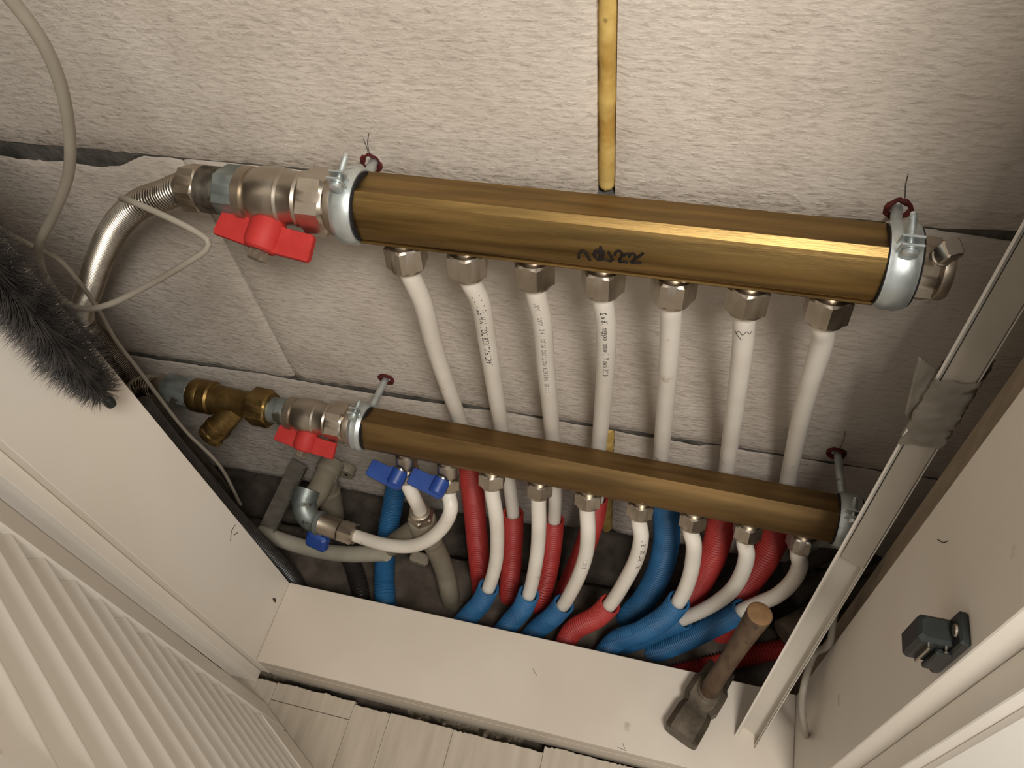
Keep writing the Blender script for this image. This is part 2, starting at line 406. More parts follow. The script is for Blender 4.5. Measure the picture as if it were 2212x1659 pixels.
# foam in the perpends
def foam(xc, z0, z1, hw, sd, lean):
    rs = []; n = int((z1 - z0) / 0.002)
    for i in range(n + 1):
        z = z0 + (z1 - z0) * i / n; k = noise.noise(Vector((sd, 0, z * 50))); k2 = noise.noise(Vector((sd, 5, z * 90)))
        w0 = hw * (1 + 0.18 * k); w1 = hw * (1 + 0.18 * k2); y = 0.0012 + 0.0022 * noise.noise(Vector((sd, 9, z * 45)))
        if i in (0, n): y += 0.004; w0 *= .8; w1 *= .8
        x = xc + lean * (z - z0)
        rs.append([(x - w0, 0.03, z), (x - w0, y + 0.003, z), (x - w0 * .55, y - 0.001, z), (x, y - 0.0022, z), (x + w1 * .55, y - 0.001, z), (x + w1, y + 0.003, z), (x + w1, 0.03, z)])
    V, Fc = rings(rs); mesh('foam_joint', V, Fc, 'foam', wall, angle=80, label='yellow foam filling between two blocks')
foam(XF, ZA + 0.004, ZTOP + 0.12, 0.0052, 1.0, 0)
foam(-0.0605, 0.0, ZB - 0.004, 0.0056, 2.0, 0)
# pencil ticks where the brackets were set out
def strokes(name, polys, r, m, parent, seg=6):
    G = merge(*[tubeg(Path(p, 0.0012), r, seg) for p in polys]); return mesh(name, G[0], G[1], m, parent)
strokes('pencil_mark', [[at(797, 288, Y=-.0004), at(794, 310, Y=-.0006), at(800, 338, Y=-.0004)], [at(785, 300, Y=-.0004), at(792, 318, Y=-.0006), at(797, 336, Y=-.0004)],
                        [at(1962, 376, Y=-.0004), at(1957, 398, Y=-.0006), at(1955, 428, Y=-.0004)], [at(1826, 932, Y=-.0004), at(1822, 952, Y=-.0006), at(1812, 974, Y=-.0004)]], 0.00020, 'printdark', wall)

# ---- niche: base; unseen side and room walls added to keep light out
def slab(name, lo, hi, m, label=None, kind='structure'):
    c = [(a + b) / 2 for a, b in zip(lo, hi)]; s = [b - a for a, b in zip(lo, hi)]
    o = part_box(name, c, s, m, None, bev=0.001); o['kind'] = kind
    if label: o['label'] = label
    return o
rs = []
for i in range(121):
    x = -0.70 + 1.10 * i / 120
    rs.append([(x, y, -0.032 - 0.09 * max(0, min(1, (y + 0.055) / 0.04)) ** 1.5 + 0.009 * noise.noise(Vector((x * 22, y * 22, 1))) + 0.004 * noise.noise(Vector((x * 90, y * 90, 3)))) for y in [0.20 - 0.42 * k / 44 for k in range(45)]])
V, Fc = rings(rs, closed=False, cap=False)
o = mesh('floor_niche', V, Fc, 'debris'); o['kind'] = 'structure'; o['label'] = 'dusty rough concrete at the bottom of the niche'
slab('wall_plinth', (-0.75, 0.06, -0.16), (0.50, 0.12, 0.02), 'debris', 'dark slab edge under the block wall')
slab('wall_left', (-0.76, -0.22, -0.05), (-0.70, 0.05, 1.5), 'plaster', 'unseen plastered left side added to darken the niche')
slab('wall_right', (0.36, -0.22, -0.05), (0.42, 0.05, 1.5), 'plaster', 'unseen plastered right side added to darken the niche')
slab('wall_front_left', (-1.6, -0.205, -0.05), (-0.402, -0.150, 1.5), 'plaster', 'unseen room wall beside the louvred door, added to block light')
slab('wall_front_right', (0.176, -0.205, -0.05), (1.4, -0.150, 1.5), 'plaster', 'unseen room wall beside the right door, added to block light')

# ---- white lining boards of the opening
XL, XR, YB, YF = -0.3566, 0.1305, -0.1363, -0.2156
def frame_piece(name, label, parts):
    e = bpy.data.objects.new(name, None); COL.objects.link(e); e.location = parts[0][1]; WL[e] = Vector(parts[0][1]); e['kind'] = 'structure'; e['label'] = label
    for nm, lo, hi, m in parts:
        c = [(a + b) / 2 for a, b in zip(lo, hi)]; s = [b - a for a, b in zip(lo, hi)]
        part_box(nm, c, s, m, e, bev=0.0006)
    return e
lj = frame_piece('trim_1', 'white lining board on the left side of the opening', [
    ('lining_board', (XL - 0.016, YF, 0.0), (XL, YB, 1.5), 'white'),
    ('edge_strip', (XL - 0.0395, YF - 0.0106, 0.0), (XL - 0.0095, YF - 0.0002, 1.5), 'edge'),
    ])
rj = frame_piece('trim_3', 'white lining board on the right side carrying the black catch', [
    ('lining_board', (XR, YF - 0.005, 0.0), (XR + 0.016, YB, 1.5), 'white'),
    ('edge_strip', (XR + 0.0135, YF - 0.0205, 0.0), (XR + 0.045, YF - 0.0052, 1.5), 'edge'),
    ('stud', (XR + 0.004, YB + 0.0002, -0.03), (XR + 0.05, YB + 0.0200, 1.5), 'stud')])
bj = frame_piece('trim_2', 'white sill board across the bottom of the opening', [
    ('sill_board', (XL + 0.0002, YF + 0.0003, 0.022), (XR - 0.0002, YB, 0.040), 'sill'),
    ('sill_front', (XL + 0.0002, YF + 0.0003, -0.012), (XR - 0.0002, YF + 0.016, 0.0218), 'sill')])
# small scuffs and the screw hole on the boards
def blot(name, c, n, r, m, parent, u=Vector((0, 0, 1))):
    fr_ = frame(c, n, u); g = xf(fr_, rings([[(r[0] * (1 + .25 * math.sin(3 * a + 1)) * math.cos(a), r[1] * (1 + .2 * math.cos(2 * a)) * math.sin(a), z) for a in [2 * math.pi * k / 14 for k in range(14)]] for z in (-0.0004, 0.00025)]))
    return mesh(name, g[0], g[1], m, parent)
blot('screw_hole', at(593, 1296, X=XL), (1, 0, 0), (0.0042, 0.0019), 'iron', lj)
strokes('scuff', [[at(508, 1134, X=XL + .0001), at(500, 1148, X=XL + .0002), at(498, 1168, X=XL + .0001)], [at(514, 1150, X=XL + .0001), at(505, 1156, X=XL + .0002)]], 0.00035, 'wood', lj)
strokes('scuff', [[at(1334, 1614, Z=.0401), at(1352, 1622, Z=.0402)], [at(1345, 1606, Z=.0401), at(1350, 1618, Z=.0402)], [at(1150, 1444, Z=.0401), at(1160, 1460, Z=.0402)]], 0.00022, 'print', bj)
strokes('scuff', [[at(2025, 1165, X=XR - .0001), at(2038, 1172, X=XR - .0002), at(2048, 1168, X=XR - .0001)], [at(1812, 1500, X=XR - .0001), at(1812, 1525, X=XR - .0001)]], 0.00022, 'printdark', rj)

# ---- laminate floor in front of the sill
fl = bpy.data.objects.new('floor', None); COL.objects.link(fl); fl.location = (0, -0.5, 0); WL[fl] = Vector((0, -0.5, 0)); fl['kind'] = 'structure'; fl['label'] = 'pale laminate floor boards sawn off along the sill'
def board(x0, x1, y0, y1, ragged=True, yr=None):
    n = max(3, int((x1 - x0) / 0.0022)); rs = []
    for i in range(n + 1):
        x = x0 + (x1 - x0) * i / n; yy = y1
        if ragged: yy = y1 + 0.0011 * noise.noise(Vector((x * 420, 3, 0))) + 0.001 * noise.noise(Vector((x * 60, 7, 0)))
        rs.append([(x, y0, -0.008), (x, yy, -0.008), (x, yy, -0.0005), (x, yy - 0.0005, 0.0), (x, y0, 0.0)])
    V, Fc = rings(rs); return mesh('plank', V, Fc, 'laminate', fl, angle=30)
g = 0.0004
ys = -0.2243
board(-0.75, -0.345, -1.6, -0.2225)
board(-0.345 + g, -0.2625, -0.2385 + g, -0.2215)
board(-0.345 + g, -0.2625, -1.6, -0.2385, False)
board(-0.2625 + g, -0.2257, -1.6, ys)
board(-0.2257 + g, -0.1630, -1.6, ys + 0.0007)
board(-0.1630 + g, -0.0775, -1.6, ys)
board(-0.0775 + g, 0.020, -1.6, -0.2182)
board(0.020 + g, 0.125, -1.6, -0.2172)
board(0.125 + g, 0.80, -1.6, -0.2245)
slab('floor_slab', (-0.75, -1.6, -0.06), (0.8, -0.185, -0.034), 'chip', 'dark underlay below the laminate')
for i, (px, py, s) in enumerate([(905, 1553, .0016), (960, 1563, .0018), (1048, 1588, .0024), (1075, 1592, .0016), (1100, 1600, .0014)]):
    c = at(px, py, Z=-0.004)
    G = [(c + Vector((s * (1 + .3 * random.random()) * math.cos(a) * math.cos(e), s * math.sin(a) * math.cos(e), s * .8 * math.sin(e)))) for e in (-1.2, -.4, .4, 1.2) for a in [2 * math.pi * k / 8 for k in range(8)]]
    V, Fc = rings([G[k * 8:k * 8 + 8] for k in range(4)])
    mesh('rubble_bit', V, Fc, 'debris', fl)

# ---- louvred door on the left, half open; and the right door standing open
def louvre_door(name, label, hinge, u, width, nrm, stile, z0, z1, th=0.024, slats=True, rail=0.07):
    e = bpy.data.objects.new(name, None); COL.objects.link(e); e.location = hinge; WL[e] = Vector(hinge); e['kind'] = 'structure'; e['label'] = label
    u = Vector(u).normalized(); n = Vector(nrm).normalized(); H = Vector(hinge)
    rot = Matrix((u, n, Vector((0, 0, 1)))).transposed()          # local x along the leaf, y out of the face, z up
    def piece(nm, ua, ub, za, zb, t=th, off=0.0, bev=0.0022):
        c = H + u * ((ua + ub) / 2) - n * (t / 2 + off) + Vector((0, 0, (za + zb) / 2 - H.z)); return part_box(nm, c, (ub - ua, t, zb - za), 'door', e, rot, bev)
    piece('stile', 0, stile, z0, z1); piece('stile', width - stile, width, z0, z1)
    piece('rail', stile + .0001, width - stile - .0001, z0, z0 + rail); piece('rail', stile + .0001, width - stile - .0001, z1 - rail, z1)
    if slats:
        w, t = 0.0335, 0.0076
        prof = [(w / 2 * math.copysign(1, math.cos(a)) - (w / 2 - (w / 2 - t / 2)) * math.copysign(1, math.cos(a)) + t / 2 * math.cos(a), t / 2 * math.sin(a)) for a in [2 * math.pi * (k + .5) / 16 for k in range(16)]]
        prof = [(math.copysign(w / 2 - t / 2, math.cos(a)) + t / 2 * math.cos(a), t / 2 * math.sin(a)) for a in [2 * math.pi * (k + .5) / 16 for k in range(16)]]
        g0 = extr(prof, width - 2 * stile - 0.0004)
        base_ = None; z = z0 + rail + 0.012; ci = 0
        while z < z1 - rail - 0.008:
            c = H + u * (width / 2) - n * (th / 2) + Vector((0, 0, z - H.z))
            if base_ is None:
                tilt = R(57)
                lx = (Vector((0, 0, 1)) * math.sin(tilt) + n * -math.cos(tilt)); ly = u.cross(lx)
                m_ = Matrix((lx, ly, u)).transposed().to_4x4(); m_.translation = c
                G = xf(m_, g0); base_ = mesh('slat', G[0], G[1], 'door', e, angle=60)
                cb = c.copy(); lb = base_.location.copy()
            else:
                o = base_.copy(); COL.objects.link(o); o.location = lb + (c - cb); WL[o] = o.location.copy()
            z += 0.0292
    return e
DU = Vector((0.852, -0.5235, 0)).normalized(); DN = Vector((0.5235, 0.852, 0)).normalized()
louvre_door('door_1', 'white louvred door leaf standing ajar at the left side', (-0.3478, -0.2424, 0.005), DU, 0.252, DN, 0.038, 0.005, 1.45)
louvre_door('door_2', 'white door leaf swung open at the right side', (0.1500, -0.2385, 0.006), (0.84, -0.5426, 0), 0.252, (-0.5426, -0.84, 0), 0.038, 0.006, 1.45)

# ================================================================== UPPER MANIFOLD
BAR = {}
def mani(name, label, A0, A1, prof, rot, m, m_port):
    d = (A1 - A0); L_ = d.length; mid = (A0 + A1) / 2
    root = thing(name, label, 'manifold', mid)
    ax = d.normalized()
    # local frame: x = towards the viewer (turned by rot), y = up, z = along the bar
    o_ = Vector((0, -math.cos(rot), math.sin(rot))); o_ = (o_ - ax * o_.dot(ax)).normalized(); up = ax.cross(o_)
    if up.z < 0: up = -up
    fm = Matrix((o_, up, ax)).transposed().to_4x4(); fm.translation = mid
    g_ = xf(fm, extr_b(prof, L_, 0.0012)); mesh('bar', g_[0], g_[1], m, root, angle=14)
    BAR[root] = BVHTree.FromPolygons(g_[0], g_[1])
    return root, -up, o_, ax
UA0, UA1 = at(748, 442.3, Y=-.047), at(1945, 574.8, Y=-.047)
k = 0.00112
PU = [(p[0] * k, p[1] * k) for p in [(-10, 15), (9.2, 15), (12.4, 11.7), (13.6, 11.0), (15.0, 7.5), (15.7, 3.5), (15.8, 0), (15.3, -3.8), (14.2, -7.6), (13.0, -10.6), (12.3, -11.6), (10.9, -12.2), (12.5, -12.7), (12.7, -13.6), (11.8, -14.7), (10.2, -15), (-10, -15), (-14, -11), (-15, 0), (-14, 11)]]
um, uport, uout, uax = mani('manifold', 'upper brass manifold bar with seven outlets and black marker writing', UA0, UA1, PU, R(9), 'brass', 'nickel')
UN = [(880, 553), (1013, 570), (1158, 588), (1307, 603), (1460, 622), (1622, 645), (1795, 663)]      # nut middles in the picture
def outlet(root, base_pt, axis, h0, nut_h, af, turn, rust=False, m='nickel'):
    part_lathe('outlet', base_pt, axis, [(-0.002, .0088), (h0 * .55, .0088), (h0 * .55, .0080), (h0 + .004, .0080)], m, root, 28)
    n_ = part_nut('nut', base_pt + axis * h0, axis, nut_h, af, m, root, 0.0, turn=turn)
    part_lathe('nut_skirt', base_pt + axis * (h0 + nut_h - 0.0002), axis, [(0, af * .485), (0.0015, af * .47), (0.0021, af * .40)], m, root, 28)
    return base_pt + axis * (h0 + nut_h + .001)
uend = []
for i, (px, py) in enumerate(UN):
    c = on_line(px - 4, UA0 + uport * 0.028, UA1 + uport * 0.028)
    c = c - uport * 0.028
    uend.append(outlet(um, c + uport * 0.0160, uport, 0.0056, 0.0165, 0.0226, [.42, .30, .18, .1, 0.0, .62, .5][i]))
def mk(pts):
    pp = Path([Vector((1200 + x / 8.508, 480 + y / 8.508, 0)) for x, y in pts], 2.0).pos
    return [BAR[um].ray_cast(EYE, ray(p.x, p.y).normalized())[0] for p in pp]
strokes('marker_writing', [mk(p) for p in [
    [(430, 660), (436, 570), (480, 525), (545, 540), (570, 605), (640, 695)],
    [(700, 600), (730, 530), (800, 505), (870, 530), (890, 590), (840, 660), (760, 660), (705, 600)], [(830, 440), (828, 560), (815, 700)], [(760, 690), (900, 685), (1035, 722)],
    [(720, 560), (880, 560)], [(965, 545), (1010, 610), (1052, 700)],
    [(1090, 605), (1110, 545), (1180, 530), (1225, 590), (1190, 670), (1170, 725), (1250, 725), (1335, 735)],
    [(1235, 620), (1320, 580), (1380, 590)], [(1350, 640), (1380, 580), (1440, 580), (1465, 640), (1420, 715), (1370, 735), (1470, 745), (1580, 748)], [(1440, 690), (1530, 635), (1612, 565)]]], 0.00080, 'ink', um)

# ---- bracket: banded clamp, rubber, ears with bolt, stud and wall plug
def bracket(label, c, ax, wall_pt, r, w, ear_elev, m='zinc', bolt=0.022):
    b = thing('pipe_clamp', label, 'clamp', c, 'clamps holding the manifolds')
    ax = ax.normalized()
    f_ = frame(c, ax, (0, -1, 0))
    part = lambda prof, nm, mm, seg=40: mesh(nm, *xf(f_, lathe(prof, seg, cap=False)), mm, b)
    h = w / 2
    V, Fc = lathe([(-h, r), (-h * .8, r + .0004), (-h * .45, r + .0016), (0, r + .0013), (h * .45, r + .0016), (h * .8, r + .0004), (h, r), (h, r - .0012), (-h, r - .0012), (-h, r)], 48, cap=False)
    mesh('band', *xf(f_, (V, Fc)), m, b)
    V, Fc = lathe([(-h - .0005, r - .0010), (h + .0012, r - .0010), (h + .0012, r - .0040), (-h - .0005, r - .0040), (-h - .0005, r - .0010)], 40, cap=False)
    mesh('rubber_lining', *xf(f_, (V, Fc)), 'rubber', b)
    e = (Vector((0, -math.cos(R(ear_elev)), math.sin(R(ear_elev))))); t = ax.cross(e).normalized()
    if t.z < 0 and t.y < 0: t = -t
    if t.y < 0: t = -t
    rot = Matrix((e, ax, t)).transposed()
    p = c + e * (r + .0048)
    for s in (-1, 1):
        part_box('ear', p + t * (s * .0022), (.0125, w * .72, .0013), m, b, rot, .0005)
    part_lathe('bolt', p - t * .0055, t, [(0, .0016), (bolt, .0016), (bolt + .0004, .0011)], m, b, 14)
    mesh('thread', *xf(frame(p + t * .003, t), lathe([(k_ * .0006, .0016 + (.00045 if k_ % 2 else 0)) for k_ in range(int((bolt - .009) / .0006))], 14)), m, b)
    part_lathe('washer', p + t * .0029, t, [(0, .0042), (.0009, .0042), (.0009, .002)], m, b, 20)
    part_lathe('bolt_head', p - t * .0062, t, [(0, .0028), (.0006, .0038), (.0032, .0038)], m, b, 20)
    # stud into the wall
    q = Vector((wall_pt.x, 0.012, wall_pt.z)); s0 = c + (q - c).normalized() * (r - .001)
    tube('stud', [s0, s0.lerp(q, .5), q], 0.0031, m, b, 14)
    part_lathe('stud_nut', s0 - (q - c).normalized() * .0005, q - c, [(0, .0052), (.004, .0052), (.0045, .0042)], m, b, 6)
    V = []
    for z_, rr in ((0.004, .0070), (-0.0005, .0074), (-0.0014, .0060), (-0.0002, .0040), (0.006, .0036)):
        V.append([Vector((wall_pt.x + rr * (1 + .22 * noise.noise(Vector((3 * math.cos(a), 3 * math.sin(a), wall_pt.x * 50)))) * math.cos(a), z_ + .0006 * math.sin(4 * a), wall_pt.z + rr * (1 + .22 * noise.noise(Vector((math.cos(a) * 3, math.sin(a) * 3, wall_pt.x * 70)))) * math.sin(a))) for a in [2 * math.pi * j / 22 for j in range(22)]])
    G = rings(V, cap=False); mesh('wall_plug', G[0], G[1], 'plug', b, label='dark red plug sealing the hole')
    return b
uc1 = on_line(766, UA0, UA1); uc2 = on_line(1932, UA0, UA1)
bracket('zinc clamp between the upper brass manifold and its red-handled valve', uc1, uax, at(803, 352, Y=0), .0212, .0125, 72)
bracket('zinc clamp at the capped end of the upper brass manifold', uc2, uax, at(1940, 452, Y=0), .0212, .0145, 66)

# ---- ball valve with butterfly handle
def valve(label, P, ax, out, px, sc, handle_at):
    """P(px) gives the axis point for a picture column; px: list of columns (right to left)"""
    v = thing('ball_valve', label, 'valve', P(handle_at), 'red-handled ball valves')
    def seg_l(nm, a, b, prof, m, seg=40):
        A, B = P(a), P(b); L_ = (B - A).length
        g_ = xf(frame(A, B - A), lathe([(t * L_, r * sc) for t, r in prof], seg)); return mesh(nm, g_[0], g_[1], m, v)
    c0, c1, c2, c3, c4 = px
    seg_l('collar', c0, c1, [(0, .0150), (0, .0172), (.3, .0184), (.8, .0184), (1, .0170)], 'nickel_dull')
    A, B = P(c1), P(c2); part_nut('hexagon', A, B - A, (B - A).length, .0345 * sc, 'nickel', v, turn=.35, hint=(0, -1, 0))
    seg_l('body', c2, c3, [(0, .0160), (.06, .0168), (.10, .0160), (.34, .0160), (.38, .0172), (.44, .0172), (.50, .0176), (.80, .0172), (.92, .0158), (1, .0150)], 'nickel')
    seg_l('end_socket', c3, c4, [(0, .0150), (.1, .0162), (.85, .0162), (1, .0150), (1, .011)], 'nickel_dull')
    H = P(handle_at); s = out.normalized()
    part_lathe('stem_boss', H + s * (.010 * sc), s, [(0, .0095 * sc), (.0070 * sc, .0092 * sc), (.0085 * sc, .0075 * sc)], 'nickel', v, 28)
    h = H + s * (.0165 * sc); x = ax.normalized(); x = (x - s * x.dot(s)).normalized(); t = s.cross(x)
    G = [xf(frame(h, s, x), lathe([(-.003 * sc, .0092 * sc), (.002 * sc, .0108 * sc), (.012 * sc, .0108 * sc), (.0155 * sc, .0098 * sc), (.0168 * sc, .0082 * sc), (.0168 * sc, .0045 * sc)], 32))]
    for sg in (-1, 1):
        pr = [(.006, -.001), (.0125, .0000), (.0295, -.0005), (.0308, .0008), (.0322, .0135), (.0310, .0155), (.0150, .0162), (.006, .0166)]
        fr_ = Matrix((x * sg, s, t)).transposed().to_4x4(); fr_.translation = h
        G.append(xf(fr_, extr_b([(a * sc, b_ * sc) for a, b_ in pr], .0052 * sc, .0008)))
    G = merge(*G); hd = mesh('handle', G[0], G[1], 'red', v, angle=30, label='red butterfly handle')
    part_nut('handle_nut', h + s * (.0165 * sc), s, .0062 * sc, .0108 * sc, 'nickel_dull', hd)
    return v
PUa = lambda px: on_line(px, UA0, UA1)
UOUT = Vector((-0.16, -0.86, -0.48))
valve('nickel ball valve with red butterfly handle on the upper brass manifold', PUa, uax, UOUT, (752, 722, 664, 548, 526), 1.02, 603)
# ---- galvanised nut + threaded nipple + flexible hose
hn = thing('pipe_union', 'galvanised hexagon nut with dark thread beside the upper red-handled valve', 'pipe fitting', PUa(505))
A, B = PUa(534), PUa(482); part_nut('hexagon', A, B - A, (B - A).length, .0285, 'galv', hn, hint=(0, -1, 0), turn=.3)
A, B = PUa(482), PUa(443); L_ = (B - A).length
mesh('thread', *xf(frame(A, B - A), lathe([(L_ * i / 26, .0136 + (.0006 if i % 2 else 0)) for i in range(27)], 32)), 'thread', hn)
fh = thing('flexible_hose', 'thick ribbed stainless hose arching from the upper valve down behind the lining', 'hose', at(190, 690, Y=-.05))
A, B = PUa(443), PUa(402); part_nut('end_nut', A, B - A, (B - A).length, .0262, 'nickel_dull', fh, hint=(0, -1, 0), turn=.5)
Bp = PUa(402)
hp = [Bp + (A - B) * .2, Bp, at(360, 420, Y=-.047), at(305, 440, Y=-.048), at(257, 483, Y=-.047), at(220, 550, Y=-.043), at(196, 620, Y=-.037), at(180, 690, Y=-.030)]
hp += [hp[-1] + Vector((-.008, .006, -.05)), hp[-1] + Vector((-.014, .010, -.12)), hp[-1] + Vector((-.014, .010, -.33))]
tube('ribbed_tube', hp, corr(.0084, .0024, .0013, .9), 'steel', fh, 22, .0024 / 8)

# ---- end cap with vent
ec = thing('end_cap', 'nickel plug with small vent key at the end of the upper manifold', 'end cap', PUa(2000))
A, B = PUa(1955), PUa(2018); part_nut('hexagon', A, B - A, (B - A).length, .0300, 'nickel', ec, hint=(0, -1, 0), turn=.2)
A, B = PUa(2018), PUa(2046); L_ = (B - A).length
mesh('flange', *xf(frame(A, B - A), lathe([(0, .0135), (.001, .0148), (L_ * .7, .0150), (L_, .0140), (L_, .0095), (L_ * .6, .0090)], 36)), 'nickel_dull', ec)
vd = Vector((.10, -.42, .90)).normalized(); vb = PUa(2000) + vd * .0125
part_lathe('vent_stem', vb, vd, [(0, .0050), (.006, .0050), (.0065, .0042), (.010, .0042)], 'nickel_dull', ec, 24)
part_box('vent_key', vb + vd * .0125, (.0085, .0085, .0105), 'nickel', ec, frame((0, 0, 0), vd, (1, .5, 0)).to_3x3(), .0008)

# ================================================================== LOWER MANIFOLD
LA0, LA1 = at(822, 930, Y=-.052), at(1806, 1121, Y=-.060)
LA0, LA1 = on_line(770, LA0, LA1), on_line(1838, LA0, LA1)
k = 0.00100
PL = [(p[0] * k, p[1] * k) for p in [(-10, 15), (9.5, 15.2), (12.2, 14.6), (14.2, 9), (15.5, 4), (15.9, 0), (15.5, -5), (14.4, -9.5), (12.4, -13), (9.6, -15), (-10, -15), (-14, -11), (-15, 0), (-14, 11)]]
lm, lport, lout, lax = mani('manifold', 'lower brass manifold bar with nine outlets and no writing', LA0, LA1, PL, R(24), 'brass_old', 'nickel')
PLa = lambda px: on_line(px, LA0, LA1)
bracket('zinc clamp between the lower brass manifold and its red-handled valve', PLa(783), lax, at(834, 820, Y=0), .0192, .0110, 84, bolt=.018)
bracket('zinc clamp at the far end of the lower manifold beside the trunking', PLa(1826), lax, at(1806, 980, Y=0), .0200, .0150, 72, bolt=.018)
valve('nickel ball valve with red butterfly handle on the lower brass manifold', PLa, lax, Vector((-.14, -.86, -.49)), (772, 752, 716, 640, 624), .90, 678)
nn = thing('pipe_nipple', 'short galvanised nipple between strainer and lower valve', 'pipe fitting', PLa(607))
A, B = PLa(626), PLa(586); L_ = (B - A).length
mesh('nipple_body', *xf(frame(A, B - A), lathe([(0, .0118), (.002, .0122), (L_ * .5, .0122), (L_ * .55, .0114), (L_, .0114)], 32)), 'galv', nn)
# Y strainer
ys_ = thing('strainer', 'cast brass strainer with slanted screen branch left of the lower valve', 'strainer', PLa(510))
def seg_on(P, root, nm, a, b, prof, m, seg=36):
    A, B = P(a), P(b); L_ = (B - A).length; return mesh(nm, *xf(frame(A, B - A), lathe([(t * L_, r) for t, r in prof], seg)), m, root)
A, B = PLa(588), PLa(545); part_nut('socket', A, B - A, (B - A).length, .0300, 'brass_cast', ys_, hint=(0, -1, 0), turn=.35)
seg_on(PLa, ys_, 'strainer_body', 546, 462, [(0, .0135), (.15, .0118), (.8, .0125), (1, .0135)], 'brass_cast')
seg_on(PLa, ys_, 'socket', 464, 418, [(0, .0138), (.08, .0152), (.45, .0152), (.5, .0144), (.6, .0152), (.9, .0152), (1, .0140)], 'brass_cast')
bd = Vector((-.62, -.60, -.50)).normalized(); b0 = PLa(520)
mesh('screen_branch', *xf(frame(b0, bd), lathe([(0, .0100), (.020, .0106), (.030, .0112), (.0305, .0122), (.034, .0122), (.0345, .0112), (.038, .0112)], 32)), 'brass_cast', ys_)
part_nut('branch_cap', b0 + bd * .038, bd, .0065, .0225, 'brass_cast', ys_)
gu = thing('pipe_union', 'galvanised hexagon nut between strainer and lower ribbed hose', 'pipe fitting', PLa(388))
A, B = PLa(420), PLa(362); part_nut('hexagon', A, B - A, (B - A).length, .0262, 'galv', gu, hint=(0, -1, 0), turn=.2)
seg_on(PLa, gu, 'collar', 364, 346, [(0, .0125), (.5, .0128), (1, .0115)], 'nickel_dull')
lh = thing('flexible_hose', 'ribbed stainless hose joining the lower strainer from behind the lining', 'hose', PLa(300))
p0 = PLa(352)
lp = [p0, PLa(320), PLa(298) + Vector((0, -.006, -.003)), PLa(284) + Vector((0, -.020, -.018)), PLa(282) + Vector((.002, -.032, -.05)), PLa(282) + Vector((.004, -.034, -.1)), PLa(282) + Vector((.004, -.034, -.22))]
tube('ribbed_tube', lp, corr(.0088, .0026, .0014, .9), 'steel', lh, 22, .0026 / 8)

# ---- lower outlets
LN = [(878, 1018), (968, 1040), (1063, 1042), (1165, 1062), (1271, 1082), (1384, 1108), (1497, 1130), (1615, 1153), (1733, 1180)]
lend = []
for i, (px, py) in enumerate(LN):
    c = on_line(px, LA0 + lport * 0.026, LA1 + lport * 0.026) - lport * 0.026
    if i >= 2:
        lend.append(outlet(lm, c + lport * 0.0140, lport, 0.0050, 0.0130, 0.0204, [0, 0, .45, .2, .5, .55, .5, .45, .1][i]))
    else:
        lend.append(c + lport * 0.0140)
def mini_valve(label, c, axis, lever_dir, stem, group, h=0.030, sc=1.0, mnut='nickel'):
    v = thing('mini_valve', label, 'valve', c, group)
    part_lathe('body', c - axis * .002, axis, [(0, .0075 * sc), (.006 * sc, .0075 * sc), (.0075 * sc, .0094 * sc), (.0185 * sc, .0094 * sc), (.020 * sc, .0080 * sc), (.024 * sc, .0080 * sc)], mnut, v, 28)
    part_nut('nut', c + axis * .0195 * sc, axis, .0115 * sc, .0192 * sc, mnut, v, turn=.3)
    part_lathe('nut_skirt', c + axis * .0308 * sc, axis, [(0, .0092 * sc), (.0016 * sc, .0085 * sc), (.002 * sc, .0070 * sc)], mnut, v, 28)
    s = stem.normalized(); hb = c + axis * .0115 * sc + s * .0085 * sc
    part_lathe('stem', hb - s * .002, s, [(0, .0046), (.005, .0046), (.0055, .0040)], mnut, v, 20)
    x = (lever_dir - s * lever_dir.dot(s)).normalized(); t = s.cross(x)
    pr = [(-.0072, .001), (-.0060, -.001), (.0070, -.0010), (.0080, .0006), (.0255, .0012), (.0265, .0025), (.0262, .0150), (.0250, .0162), (-.004, .0162), (-.0072, .0130)]
    fr_ = Matrix((x, s, t)).transposed().to_4x4(); fr_.translation = hb + s * .002
    G = [xf(fr_, extr_b([(a * sc, b_ * sc) for a, b_ in pr], .0066 * sc, .0009)), xf(frame(hb + s * .0015, s, x), lathe([(0, .0070 * sc), (.012 * sc, .0070 * sc), (.0140 * sc, .0058 * sc)], 24))]
    G = merge(*G); mesh('handle', G[0], G[1], 'blue', v, angle=30, label='blue lever handle')
    return c + axis * .032 * sc
mg = 'blue-handled mini valves'
STEM = Vector((-.25, -.86, -.30))
e0 = mini_valve('mini valve with blue lever on the outlet of the lower manifold nearest the red handle', lend[0], lport, Vector((-1, 0, .02)), STEM, mg)
e1 = mini_valve('mini valve with blue lever on the second outlet of the lower manifold', lend[1], lport, Vector((-1, 0, .02)), STEM, mg)

